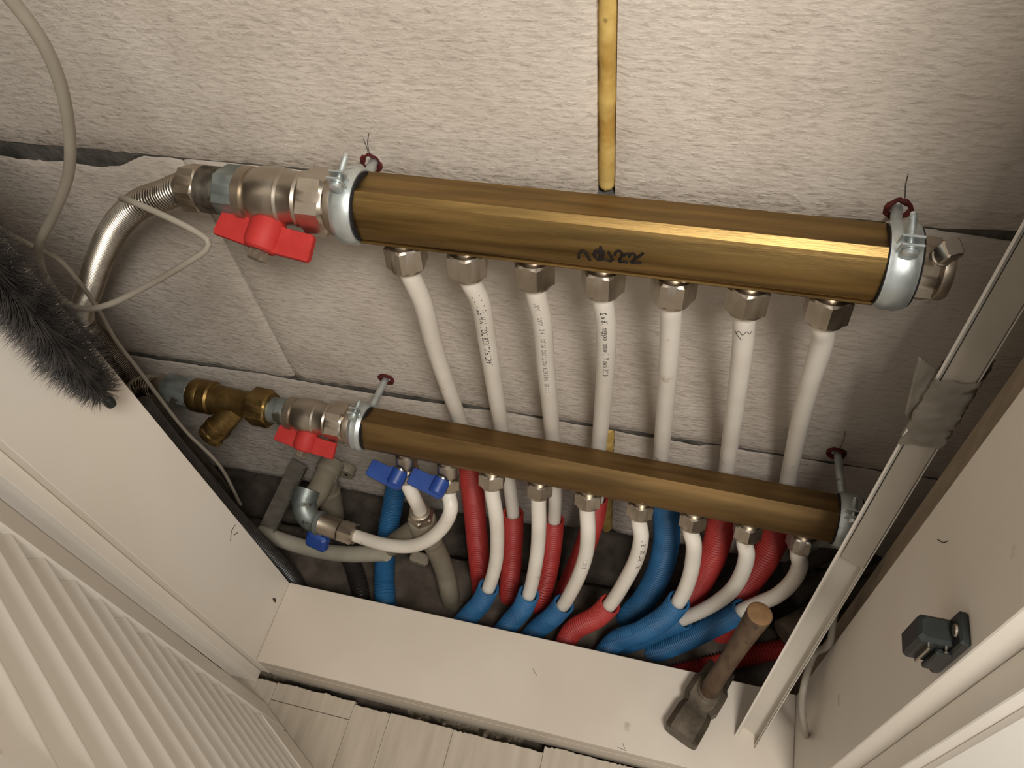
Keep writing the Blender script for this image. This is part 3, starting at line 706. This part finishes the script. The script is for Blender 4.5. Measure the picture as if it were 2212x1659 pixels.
# ================================================================== WHITE PIPES of the upper manifold and their sleeves
RP = 0.0064
PXE = [None] * 7
updat = [  # picture points below the nut with their depth
    [(912, 650, -0.0495), (936, 740, -0.0415), (965, 830, -0.0315), (990, 900, -0.0225), (1006, 960, -0.0205), (1018, 1030, -0.0260)],
    [(1037, 650, -0.0495), (1053, 740, -0.0415), (1069, 840, -0.0315), (1082, 920, -0.0225), (1092, 990, -0.0205), (1102, 1060, -0.0270), (1108, 1130, -0.0360), (1106, 1200, -0.0460)],
    [(1170, 690, -0.0495), (1178, 780, -0.0415), (1187, 870, -0.0315), (1193, 940, -0.0225), (1197, 1010, -0.0205), (1199, 1080, -0.0290), (1195, 1140, -0.0360), (1188, 1200, -0.0460)],
    [(1308, 690, -0.0495), (1309, 760, -0.0415), (1305, 840, -0.0315), (1298, 920, -0.0225), (1292, 990, -0.0205), (1285, 1070, -0.0270), (1272, 1150, -0.0370)],
    [(1449, 700, -0.0495), (1444, 790, -0.0415), (1437, 880, -0.0315), (1430, 960, -0.0225), (1426, 1030, -0.0205), (1428, 1100, -0.0260), (1436, 1160, -0.0340)],
    [(1606, 730, -0.0495), (1596, 820, -0.0415), (1584, 910, -0.0315), (1574, 980, -0.0225), (1566, 1050, -0.0205), (1558, 1110, -0.0260), (1545, 1170, -0.0340)],
    [(1778, 730, -0.0495), (1752, 820, -0.0415), (1729, 910, -0.0315), (1714, 980, -0.0225), (1702, 1040, -0.0205), (1690, 1100, -0.0260), (1672, 1160, -0.0360)],
]
gR, gB = 'red corrugated sleeves', 'blue corrugated sleeves'
UPSL = [
    ('red corrugated sleeve on the pipe of the first upper outlet, beside the blue levers', [(1010, 975, -.021), (1016, 1020, -.026), (1024, 1090, -.036), (1030, 1160, -.050), (1037, 1230, -.068), (1043, 1275, -.082)], 'redsl', gR, .0106),
    ('red corrugated sleeve on the pipe with dense lot print', [(1108, 1108, -.033), (1108, 1160, -.042), (1105, 1220, -.058), (1100, 1275, -.074)], 'redsl', gR, .0100),
    ('bright red corrugated sleeve on the pipe with faint grey print', [(1197, 1122, -.034), (1192, 1180, -.046), (1183, 1240, -.064), (1170, 1290, -.080)], 'redsl', gR, .0096),
    ('red corrugated sleeve on the pipe with bold black print', [(1290, 1075, -.027), (1280, 1130, -.034), (1260, 1190, -.044), (1234, 1250, -.056), (1212, 1300, -.067)], 'redsl', gR, .0098),
    ('blue corrugated sleeve on the pipe of the fifth upper outlet', [(1434, 1070, -.026), (1440, 1120, -.032), (1438, 1180, -.041), (1422, 1240, -.054), (1392, 1295, -.066), (1358, 1335, -.075)], 'bluesl', gB, .0118),
    ('dark red corrugated sleeve on the pipe of the sixth upper outlet', [(1564, 1080, -.026), (1558, 1130, -.034), (1543, 1190, -.046), (1515, 1250, -.057), (1486, 1300, -.067)], 'redsl', gR, .0118),
    ('dark red corrugated sleeve on the pipe of the last upper outlet', [(1694, 1090, -.026), (1680, 1140, -.034), (1655, 1200, -.046), (1617, 1255, -.057), (1580, 1300, -.066)], 'redsl', gR, .0118)]
nth = ['first', 'second', 'third', 'fourth', 'fifth', 'sixth', 'seventh', 'eighth', 'ninth']
uplab = ['plain white pipe from the first outlet of the upper manifold next to the red handle',
         'white pipe with dense lot print from the second outlet of the upper manifold',
         'white pipe with faint grey print from the third outlet of the upper manifold',
         'white pipe with bold black print from the fourth outlet of the upper manifold',
         'plain white pipe from the fifth outlet of the upper manifold',
         'white pipe with pencil scribble under its nut, sixth outlet of the upper manifold',
         'white pipe leaning most, from the last outlet of the upper manifold by its capped end']
upip = []
for i in range(7):
    pts = [uend[i] - uport * .004, uend[i] + uport * .003] + [at(x, y, Y=Y) for x, y, Y in updat[i] if y < UPSL[i][1][0][1] - 25] + [at(x, y, Y=Y) for x, y, Y in UPSL[i][1][:3]]
    t_ = thing('pipe', uplab[i], 'pipe', pts[-1], 'white pipes of the upper manifold')
    o, pa = tube('pipe_wall', pts, RP, 'pex', t_, 24, .003); upip.append((t_, pa))
def pr(i, body, s0, size, m, da=0.0, flip=False):
    t_, pa = upip[i]; wrap_text(body, pa, RP, s0, face_angle(pa, s0 + .02, RP) + da, size, m, t_, flip)
pr(1, '▮▮ ▮▮', .016, .0050, 'printdark', .15)
pr(1, 'TP HM  LOT 8231LNP1754 ,', .032, .0062, 'printdark', .15)
pr(2, "'K-1  1 1WA   2 4 1  DL IM  DIN 17 DIN 4726 0 6W 150 1 1 1", .016, .0045, 'print', .15)
pr(3, '0125 kiwa Y  1 water  oxygen  16 x 2', .016, .0055, 'printdark', .10, True)
t_, pa = upip[5]
def on_pipe(pa, d, a, r): p, t, n, b = pa.fr(d); return p + (n * math.cos(a) + b * math.sin(a)) * r
fa = face_angle(pa, .02, RP)
strokes('pencil_scribble', [[on_pipe(pa, .018 + .002 * math.sin(k_ * 1.7), fa + -.7 + k_ * .17, RP + .0001) for k_ in range(9)], [on_pipe(pa, .018 + .0012 * k_, fa + .9 - .12 * k_, RP + .0001) for k_ in range(7)]], .00016, 'ink', t_)

SLP, SLA = .0030, .00055
def sleeve(label, pts, m, group, r=.0106, hollow=.0016):
    t_ = thing('corrugated_sleeve', label, 'sleeve', pts[-1], group)
    tube('sleeve_wall', pts, corr(r, SLP, SLA, .9), m, t_, 24, SLP / 6, hollow=hollow); return t_
fz = -0.045
def down(p, dx, dy): return [p + Vector((dx * .5, dy * .5, -.02)), Vector((p.x + dx, p.y + dy, fz))]
def slv(label, pix, m, group, tail, r=.0106):
    pts = [at(x, y, Y=Y) for x, y, Y in pix]; last = pts[-1]
    if tail: pts += [Vector((last.x + tail[0], last.y + tail[1], min(fz, last.z - .02)))]
    return sleeve(label, pts, m, group, r)
for lab, pix, m, g_, r_ in UPSL: slv(lab, pix, m, g_, (0, -.004), r_)

# ---- lower pipes with their own sleeves
lowdat = [
    ([(1071, 1110, -.080), (1074, 1160, -.086), (1071, 1215, -.094), (1058, 1262, -.102), (1040, 1300, -.110)], [(1056, 1268, -.1035), (1040, 1300, -.110), (1018, 1325, -.116)], 'bluesl', gB, (-.03, -.02), 'third'),
    ([(1164, 1130, -.080), (1162, 1180, -.086), (1155, 1230, -.094), (1145, 1275, -.101), (1132, 1310, -.108)], [(1143, 1282, -.1025), (1128, 1315, -.109), (1098, 1350, -.117)], 'bluesl', gB, (-.022, -.02), 'fourth'),
    ([(1270, 1140, -.080), (1267, 1190, -.086), (1252, 1240, -.093), (1230, 1285, -.100), (1205, 1320, -.107)], [(1218, 1305, -.103), (1196, 1330, -.107), (1158, 1362, -.113)], 'bluesl', gB, (-.020, -.02), 'fifth'),
    ([(1385, 1155, -.079), (1375, 1205, -.085), (1353, 1250, -.092), (1325, 1295, -.099), (1290, 1330, -.106)], [(1318, 1305, -.1005), (1290, 1332, -.106), (1235, 1365, -.114)], 'redsl', gR, (-.012, -.02), 'sixth'),
    ([(1498, 1170, -.079), (1497, 1210, -.084), (1487, 1255, -.091), (1468, 1295, -.097), (1440, 1325, -.103)], [(1467, 1298, -.0975), (1440, 1330, -.103), (1385, 1365, -.110), (1325, 1390, -.114)], 'bluesl', gB, (-.02, -.03), 'seventh'),
    ([(1613, 1195, -.079), (1602, 1240, -.084), (1575, 1280, -.0875), (1530, 1312, -.0905), (1470, 1340, -.095)], [(1478, 1336, -.0925), (1440, 1352, -.0955), (1380, 1380, -.101), (1310, 1408, -.106)], 'bluesl', gB, (-.02, -.03), 'eighth'),
    ([(1728, 1220, -.078), (1712, 1255, -.082), (1680, 1285, -.087), (1640, 1303, -.0875), (1590, 1325, -.091)], [(1605, 1318, -.0895), (1560, 1342, -.0925), (1490, 1378, -.098), (1400, 1415, -.104), (1330, 1438, -.108)], 'bluesl', gB, (-.04, -.02), 'ninth'),
]
for i, (pp, ss, m, g_, tail, nm) in enumerate(lowdat):
    st = lend[i + 2]
    pts = [st - lport * .004, st + lport * .006] + [at(x, y, Y=Y) for x, y, Y in pp if y < ss[0][1] - 10] + [at(x, y, Y=Y) for x, y, Y in ss[:2]]
    extra = {'sixth': ' with dark print'}.get(nm, '')
    t_ = thing('pipe', 'white pipe%s curving down from the %s outlet of the lower manifold' % (extra, nm), 'pipe', pts[-1], 'white pipes of the lower manifold')
    o, pa = tube('pipe_wall', pts, RP, 'pex', t_, 24, .003)
    if nm == 'sixth': wrap_text('1 5 :: BS 7291 1 K', pa, RP, .024, face_angle(pa, .04, RP) - .55, .0055, 'printdark', t_)
    if nm == 'fifth': wrap_text('. 1 12:12', pa, RP, .062, face_angle(pa, .07, RP) - .2, .005, 'print', t_)
    slv('%s corrugated sleeve end around the pipe of the %s lower outlet' % ('red' if m == 'redsl' else 'blue', nm), ss, m, g_, tail, .0098)

# ================================================================== CONNECTIONS AT THE LOWER LEFT
# pipe from second mini valve: big bend to the angle valve
eV = at(752, 1152, Y=-.088)
t_ = thing('pipe', 'white pipe bent in a wide U from the second blue-levered valve to the angle valve', 'pipe', eV)
tube('pipe_wall', [e1 - lport * .004, e1 + lport * .006, at(974, 1095, Y=-.084), at(962, 1130, Y=-.091), at(930, 1163, Y=-.098), at(885, 1180, Y=-.100), at(830, 1176, Y=-.097), at(785, 1163, Y=-.091), eV], RP * .98, 'pex', t_, 24, .003)
av = thing('angle_valve', 'angle stop valve with galvanised elbow and blue handle low at the left', 'valve', at(690, 1130, Y=-.08))
d_ = (at(690, 1130, Y=-.084) - eV).normalized()
part_nut('nut', at(768, 1156, Y=-.089), d_, .0165, .0196, 'nickel', av, turn=.3, label='brownish nickel nut')
part_lathe('body', eV, d_, [(0, .0078), (.008, .0078), (.009, .0105), (.030, .0105), (.031, .0112), (.034, .0112)], 'nickel_dull', av, 30)
ev = eV + d_ * .032
tube('elbow', [ev - d_ * .002, ev + d_ * .008, ev + d_ * .016 + Vector((-.001, .004, .004)), ev + d_ * .021 + Vector((0, .013, .010)), ev + d_ * .022 + Vector((.002, .024, .014))], lambda d: .0112 + (.0014 if d < .004 or d > .030 else 0), 'galv', av, 28, .002)
fr_ = Matrix((Vector((.80, -.35, -.48)).normalized(), Vector((-.2, -.9, .3)).normalized(), Vector((.3, .2, .8)).normalized())).transposed()
G = boxg(.0235, .0165, .011, .0030); hb = at(686, 1168, Y=-.098)
rr = frame((0, 0, 0), (-.15, -.75, .62), (.85, 0.2, -.3)).to_3x3()
mesh('handle', *xf(Matrix.Translation(hb) @ rr.to_4x4(), G), 'blue', av, angle=30, label='blue lever handle')
sb = at(700, 1140, Y=-.087); part_lathe('stem', sb, hb - sb, [(0, .004), ((hb - sb).length, .004)], 'nickel_dull', av, 16)
# wall elbow in beige plastic with a screw flange
we = thing('wall_elbow', 'beige plastic wall elbow with screw flange behind the red handle', 'pipe fitting', at(700, 1050, Y=-.04))
wp = [at(718, 1000, Y=-.012), at(702, 1030, Y=-.030), at(688, 1060, Y=-.048), at(668, 1082, Y=-.062)]
tube('elbow_barrel', wp, lambda d: .0118 if d > .012 else .0130, 'ppr', we, 28, .002)
tube('elbow_leg', [at(705, 1030, Y=-.030), at(712, 1070, Y=-.034), at(720, 1118, Y=-.040)], lambda d: .0112 if d < .022 else .0124, 'ppr', we, 28, .002)
fc = at(728, 1012, Y=-.008)
prf = [(.019 * math.copysign(1, math.cos(a)) * .6 + .0095 * math.cos(a), .0095 * math.sin(a)) for a in [2 * math.pi * (k_ + .5) / 24 for k_ in range(24)]]
mesh('flange', *xf(Matrix.Translation(fc) @ frame((0, 0, 0), (0, -1, 0), (1, 0, -.1)).to_4x4(), extr_b(prf, .010, .001)), 'ppr', we)
blot('screw_hole', fc + Vector((.0125, -.0052, -.001)), (0, -1, 0), (.0022, .0022), 'rubber', we)
# tee with the short pipe of the first mini valve
tj = thing('pipe', 'short white pipe stub from the first blue-levered valve into the beige tee', 'pipe', at(905, 1100, Y=-.078))
tp = at(906, 1100, Y=-.076)
tube('pipe_wall', [e0 - lport * .004, e0 + lport * .004, at(893, 1072, Y=-.077), tp, at(914, 1125, Y=-.077)], RP * 1.0, 'pex', tj, 24, .003)
te = thing('tee', 'beige plastic tee with nickel nut under the short pipe stub', 'pipe fitting', at(920, 1190, Y=-.075))
ta = (at(925, 1180, Y=-.078) - tp).normalized()
part_lathe('collar', tp + ta * .002, ta, [(0, .0074), (.001, .0098), (.005, .0102), (.006, .0085)], 'nickel_dull', te, 28)
part_nut('nut', tp + ta * .008, ta, .0085, .0212, 'nickel_dull', te, turn=.4)
part_lathe('tee_body', tp + ta * .0165, ta, [(0, .0122), (.002, .0132), (.040, .0132), (.042, .012)], 'ppr', te, 30)
tc = tp + ta * .030; tl = at(838, 1184, Y=tc.y - .002)
tube('tee_branch', [tc, tc.lerp(tl, .5), tl], .0105, 'ppr', te, 26, .003)
part_box('tee_wing', at(906, 1206, Y=-.0765), (.020, .012, .010), 'ppr', te, Matrix.Rotation(R(20), 3, 'Y'), .002)
tube('tee_tail', [tc + ta * .002, at(950, 1205, Y=tc.y - .004), at(962, 1240, Y=tc.y - .010), at(970, 1278, Y=tc.y - .020), at(976, 1310, Z=-.05)], lambda d: .0112 if d < .03 else .0100, 'ppr', te, 26, .003)
bp = thing('pipe', 'pale plastic pipe lying low behind the blue handle of the angle valve', 'pipe', at(700, 1190, Y=-.075))
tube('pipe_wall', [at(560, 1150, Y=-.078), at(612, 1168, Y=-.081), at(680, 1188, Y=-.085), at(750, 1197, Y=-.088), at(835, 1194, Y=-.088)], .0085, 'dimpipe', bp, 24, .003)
# bracket strip of grey steel
sp = thing('steel_strip', 'flat grey steel strip slanting down behind the lining board', 'strip', at(600, 1100, Y=-.06))
s0, s1 = at(648, 1000, Y=-.014), at(556, 1188, Y=-.092)
zz = (s1 - s0); ff = frame((s0 + s1) / 2, zz, (1, .1, 0)).to_3x3()
part_box('strip_plate', (s0 + s1) / 2, (.0200, .0022, zz.length), 'strip', sp, ff, .0006)
part_box('strip_lip', (s0 + s1) / 2 + ff @ Vector((.0096, .0040, 0)), (.0016, .0080, zz.length), 'strip', sp, ff, .0005)
# dark ribbed conduits and blue sleeves running down to the slab
def conduit(label, pix, r=.0085, m='duct', pitch=.0034, cat='conduit', name='conduit', group='black ribbed conduits', z=False):
    pts = [at(x, y, Z=v) if z else at(x, y, Y=v) for x, y, v in pix]; t_ = thing(name, label, cat, pts[-1], group)
    tube('ribbed_wall', pts, corr(r, pitch, .0012, .9), m, t_, 22, pitch / 8)
conduit('black ribbed conduit dropping in front of the dusty concrete beside a blue sleeve', [(728, 1140, -.012), (744, 1180, -.010), (760, 1215, -.008), (771, 1250, -.008), (780, 1288, -.010), (783, 1328, -.014), (780, 1370, -.02)], z=True)
conduit('long black ribbed conduit peeping out along the back edge of the left lining', [(300, 880, -.117), (360, 955, -.117), (420, 1024, -.117), (474, 1088, -.117), (530, 1148, -.117), (580, 1198, -.117), (622, 1243, -.119), (655, 1292, -.124), (672, 1335, -.132)], r=.0092)
sleeve('dim blue corrugated sleeve standing behind the U-bent pipe', [at(858, 1040, Z=.052), at(848, 1095, Z=.034), at(838, 1150, Z=.018), at(832, 1205, Z=.008), at(830, 1255, Z=-.002), at(832, 1305, Z=-.01), at(828, 1340, Z=-.04)], 'bluesl', gB, .0108)
# grey pipes stacked in the shade at the right
for i, (a, b_, c_) in enumerate([((1930, 1110, .05), (1810, 1180, .045), (1700, 1235, .04)), ((1945, 1160, .05), (1825, 1232, .045), (1715, 1288, .04)), ((1960, 1215, .05), (1840, 1285, .045), (1740, 1338, .04))]):
    t_ = thing('pipe', ['dim grey pipe in the corner behind the trunking, closest to the block wall', 'middle one of three dim grey pipes in the corner behind the trunking', 'dim grey pipe in the corner behind the trunking, closest to the sill'][i], 'pipe', at(*b_[:2], Z=b_[2]), 'grey pipes in the dark corner')
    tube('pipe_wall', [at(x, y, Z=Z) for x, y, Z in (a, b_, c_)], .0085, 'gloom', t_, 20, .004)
# coil of brown sleeve behind the hammer
t_ = thing('pipe_stub', 'brownish thick pipe stub behind the hammer handle', 'pipe', at(1720, 1350, Y=-.09))
tube('pipe_wall', [at(1800, 1310, Z=.012), at(1745, 1340, Z=.012), at(1690, 1368, Z=.012)], .0125, 'stud', t_, 26, .004)
t_ = thing('conduit', 'dark red ribbed conduit low behind the sill', 'conduit', at(1550, 1430, Z=-.018))
tube('ribbed_wall', [at(1720, 1395, Z=-.02), at(1640, 1412, Z=-.02), at(1540, 1436, Z=-.02), at(1440, 1462, Z=-.02)], corr(.0085, .0034, .001, .9), 'redsl', t_, 20, .0034 / 8)

# ================================================================== HAMMER on the sill
hm = thing('hammer', 'old hammer standing on its head on the sill, wooden handle up', 'hammer', (.05, -.167, .04))
h0, h1 = Vector((.0385, -.1930, .0525)), Vector((.0600, -.1440, .0525))
hd = (h1 - h0).normalized(); hl = (h1 - h0).length; fm = frame(h0, hd, (0, 0, 1))
def oct_(w, hgt, c=.3): return [(w * a, hgt * b_) for a, b_ in [(1, -1 + c), (1, 1 - c), (1 - c, 1), (-1 + c, 1), (-1, 1 - c), (-1, -1 + c), (-1 + c, -1), (1 - c, -1)]]
prof = [(-.004, .0105, .0135), (-.002, .0120, .0150), (.018, .0122, .0146), (.024, .0108, .0128), (.030, .0120, .0158), (.046, .0120, .0158), (.051, .0100, .0130), (.062, .0052, .0125), (hl + .014, .0020, .0125)]
V, Fc = rings([[(a, b_, z) for a, b_ in oct_(h_, w_)] for z, h_, w_ in prof])
mesh('head', *xf(fm, (V, Fc)), 'iron', hm, angle=25, label='dark iron hammer head')
hb = fm @ Vector((0, 0, .0385)); he = at(1641, 1326, Z=.205)
hdir = (he - hb)
pa = Path([hb - hdir * .04, hb, hb + hdir * .25, hb + hdir * .55, hb + hdir * .85, he], .003)
g_ = tubeg(pa, lambda d: .0084 - .0012 * math.sin(math.pi * min(1, d / pa.len)) + .0010 * (d / pa.len) ** 3, 24); mesh('handle', g_[0], g_[1], 'wood', hm, label='worn wooden handle')
part_lathe('handle_end', he - hdir.normalized() * .0004, hdir, [(0, .0090), (.0008, .0088), (.0016, .0076), (.0019, .004)], 'woodend', hm, 24)
part_lathe('collar_ring', hb + hdir.normalized() * .0118, hdir, [(0, .0096), (.0008, .0096), (.0012, .008)], 'iron', hm, 24)

# ================================================================== TRUNKING with tape
tk = thing('cable_trunking', 'white plastic cable trunking standing upright on the sill, open at its foot', 'trunking', (.0922, -.1803, .04))
T0 = Vector((.0930, -.1800, .0402)); T1 = at(2198, 600, Y=-.060); td = (T1 - T0).normalized(); TL = .56
wx = Vector((1, 0, 0)); wx = (wx - td * wx.dot(td)).normalized()
face = Vector((-.40, -.90, 0)); face = (face - td * face.dot(td)).normalized(); wx = td.cross(face).normalized()
if wx.x < 0: wx = -wx
rot = Matrix((wx, face, td)).transposed()
W_, D_ = .0165, .0098
def tp_(nm, c, size, m='pvc', par=tk): return part_box(nm, T0 + wx * c[0] + face * c[1] + td * c[2], size, m, par, rot, .0003)
tp_('back_plate', (0, -D_ / 2, TL / 2), (W_, .0012, TL))
tp_('side_flange', (-W_ / 2 + .0006, -.0004, TL / 2), (.0012, D_ - .0012, TL)); tp_('side_flange', (W_ / 2 - .0006, -.0004, TL / 2), (.0012, D_ - .0012, TL))
zl = (on_line(1845, T0, T1) - T0).length
tp_('lid', (0.0006, D_ / 2 + .0006, (TL + zl) / 2), (W_ - .0020, .0012, TL - zl), 'lid')
tp_('lid_lip', (-W_ / 2 - .0006, D_ / 2 - .0006, TL / 2), (.0016, .0044, TL), 'white'); tp_('lid_lip', (W_ / 2 + .0004, D_ / 2 - .0012, TL / 2), (.0008, .0040, TL))  # left lip given a paler material so that it looks lit
cb = thing('cable', 'thin white cable slipping out beside the trunking foot into the corner', 'cable', at(1735, 1560, Z=.04))
tube('cable_jacket', [T0 + td * .215 - face * .0120 + wx * .002, T0 + td * .180 - face * .0120 + wx * .007, T0 + td * .145 + wx * .0150 - face * .012, at(1758, 1415, Y=-.138), at(1736, 1485, Y=-.164), at(1732, 1530, Y=-.176), at(1738, 1572, Y=-.186), at(1740, 1590, Z=.0415)], .0026, 'cable', cb, 14, .003)
# tape bandage: crumpled sleeve and a loose end
tc0 = (on_line(2038, T0, T1) - T0).length
tb = thing('tape_wrap', 'crumpled clear tape wound round the trunking', 'tape', T0 + td * tc0)
rs = []
for i in range(30):
    z = tc0 - .022 + .046 * i / 29; rr_ = []
    for j in range(40):
        a = 2 * math.pi * j / 40; x_ = math.copysign(min(abs(math.cos(a)) * 1.35, 1), math.cos(a)) * (W_ / 2 + .0018); y_ = math.copysign(min(abs(math.sin(a)) * 1.35, 1), math.sin(a)) * (D_ / 2 + .0026)
        n_ = 1 + .13 * noise.noise(Vector((math.cos(a) * 2.2, math.sin(a) * 2.2, z * 190))) + .08 * noise.noise(Vector((math.cos(a) * 6, math.sin(a) * 6, z * 420)))
        zz_ = z + .008 * math.cos(a + .6) + .003 * noise.noise(Vector((a * 2, i * .2, 3)))
        rr_.append(T0 + wx * x_ * n_ + face * (y_ * n_ + .0003) + td * zz_)
    rs.append(rr_)
G = rings(rs, cap=False); mesh('winding', G[0], G[1], 'tape', tb, angle=60)
V = []
for i in range(12):
    for j in range(7):
        u_, v_ = i / 11, j / 6
        V.append(T0 + wx * (-W_ / 2 - .0005 - .0125 * v_ * (1 - .55 * u_)) + face * (.002 + .004 * v_ + .002 * noise.noise(Vector((u_ * 4, v_ * 4, 2)))) + td * (tc0 + .018 - .036 * u_ + .006 * v_))
Fc = [(i * 7 + j, i * 7 + j + 1, (i + 1) * 7 + j + 1, (i + 1) * 7 + j) for i in range(11) for j in range(6)]
o = mesh('loose_end', V, Fc, 'tape', tb, angle=60); sm = o.modifiers.new('thickness', 'SOLIDIFY'); sm.thickness = .0004

# ================================================================== BLACK CATCH on the right lining
ct = thing('door_catch', 'black plastic spring catch screwed to the right lining board', 'catch', at(2050, 1390, X=XR))
def cpt(px, py, dx): return at(px, py, X=XR - dx)
c0 = at(2060, 1392, X=XR)
part_box('base_plate', c0 + Vector((-.0022, 0, 0)), (.0044, .0150, .0400), 'black', ct, None, .0014)
part_box('catch_body', c0 + Vector((-.0100, .0005, -.0005)), (.0160, .0120, .0250), 'black', ct, None, .0016)
part_box('catch_lip', c0 + Vector((-.0060, -.0068, -.004)), (.0070, .0030, .0200), 'black', ct, None, .0012)
for dz in (.0155, -.0155): part_lathe('screw', c0 + Vector((-.0042, 0, dz)), (-1, 0, 0), [(0, .0030), (.0010, .0026), (.0013, .001)], 'nickel', ct, 16)
for dx in (.0060, .0130): part_box('chrome_strip', c0 + Vector((-dx, -.0062, -.001)), (.0012, .0030, .0180), 'steel', ct, None, .0003)

# ================================================================== BRUSH hanging by the left lining and the cables
bx = -.3270; bt = at(236, 868, X=bx); top = Vector((bx - .004, bt.y + .004, .660))
br = thing('bottle_brush', 'dark bristled bottle brush hanging beside the left lining board', 'brush', bt)
tube('wire_stem', [bt + Vector((0, 0, .002)), bt.lerp(top, .5), top], .0016, 'iron', br, 10, .006)
part_lathe('tip', bt + Vector((0, 0, .004)), (bt - top), [(0, .002), (.001, .0030), (.004, .0034), (.007, .0028), (.008, .0012)], 'black', br, 16)
V, Fc = [], []
rnd = random.Random(11); L_ = (top - bt).length; bd_ = (top - bt) / L_
zb0, zb1 = .010, .190
for i in range(6500):
    s_ = zb0 + (zb1 - zb0) * rnd.random(); a = rnd.random() * 2 * math.pi
    taper = min(1, .62 + (s_ - zb0) / .035 * .38) * min(1, .5 + (zb1 - s_) / .02)
    r_ = .0215 * taper * (.80 + .28 * rnd.random())
    p = bt + bd_ * s_; dr = Vector((math.cos(a), math.sin(a), -.18 + .36 * (rnd.random() - .5))); 
    q = p + dr * r_; q.z -= .0012 * rnd.random()
    if q.x < XL + .0006: q.x = XL + .0006 + .0006 * rnd.random()
    w = Vector((-math.sin(a), math.cos(a), 0)) * .00034; w2 = Vector((0, 0, .00034)); b_ = p + dr * .0014; n_ = len(V)
    V += [b_ + w, b_ - w * .5 + w2, b_ - w * .5 - w2, q]; Fc += [(n_, n_ + 1, n_ + 3), (n_ + 1, n_ + 2, n_ + 3), (n_ + 2, n_, n_ + 3)]
o = mesh('bristles', V, Fc, 'bristle', br, smooth=False); o['kind'] = 'stuff'
ca = thing('cable', 'pale cable looping down past the ribbed hose and out of sight behind the brush', 'cable', at(230, 660, Y=-.10))
tube('cable_jacket', [at(-40, -70, Y=-.155), at(25, 0, Y=-.15), at(88, 85, Y=-.145), at(130, 180, Y=-.14), at(150, 290, Y=-.135), at(148, 375, Y=-.13), at(118, 460, Y=-.125), at(85, 528, Y=-.12), at(84, 560, Y=-.115), at(104, 610, Y=-.11), at(135, 650, Y=-.11),
     at(175, 667, Y=-.11), at(228, 660, Y=-.108), at(310, 622, Y=-.10), at(400, 570, Y=-.092), at(446, 538, Y=-.085), at(450, 522, Y=-.082), at(425, 502, Y=-.080), at(350, 464, Y=-.078), at(285, 436, Y=-.074), at(262, 428, Y=-.068)], lambda d: .0025 if d < .30 else .0020, 'cable', ca, 14, .003)
cb2 = thing('cable', 'thin grey wire running down across the ribbed hose to the lower union', 'cable', at(300, 800, Y=-.08))
tube('cable_jacket', [at(-10, 490, Y=-.118), at(30, 512, Y=-.114), at(82, 538, Y=-.108), at(128, 562, Y=-.100), at(165, 602, Y=-.095), at(212, 668, Y=-.085), at(250, 735, Y=-.08), at(300, 800, Y=-.078), at(345, 860, Y=-.078), at(400, 930, Y=-.08), at(470, 1000, Y=-.08), at(520, 1090, Y=-.08)], .0016, 'cable', cb2, 12, .003)
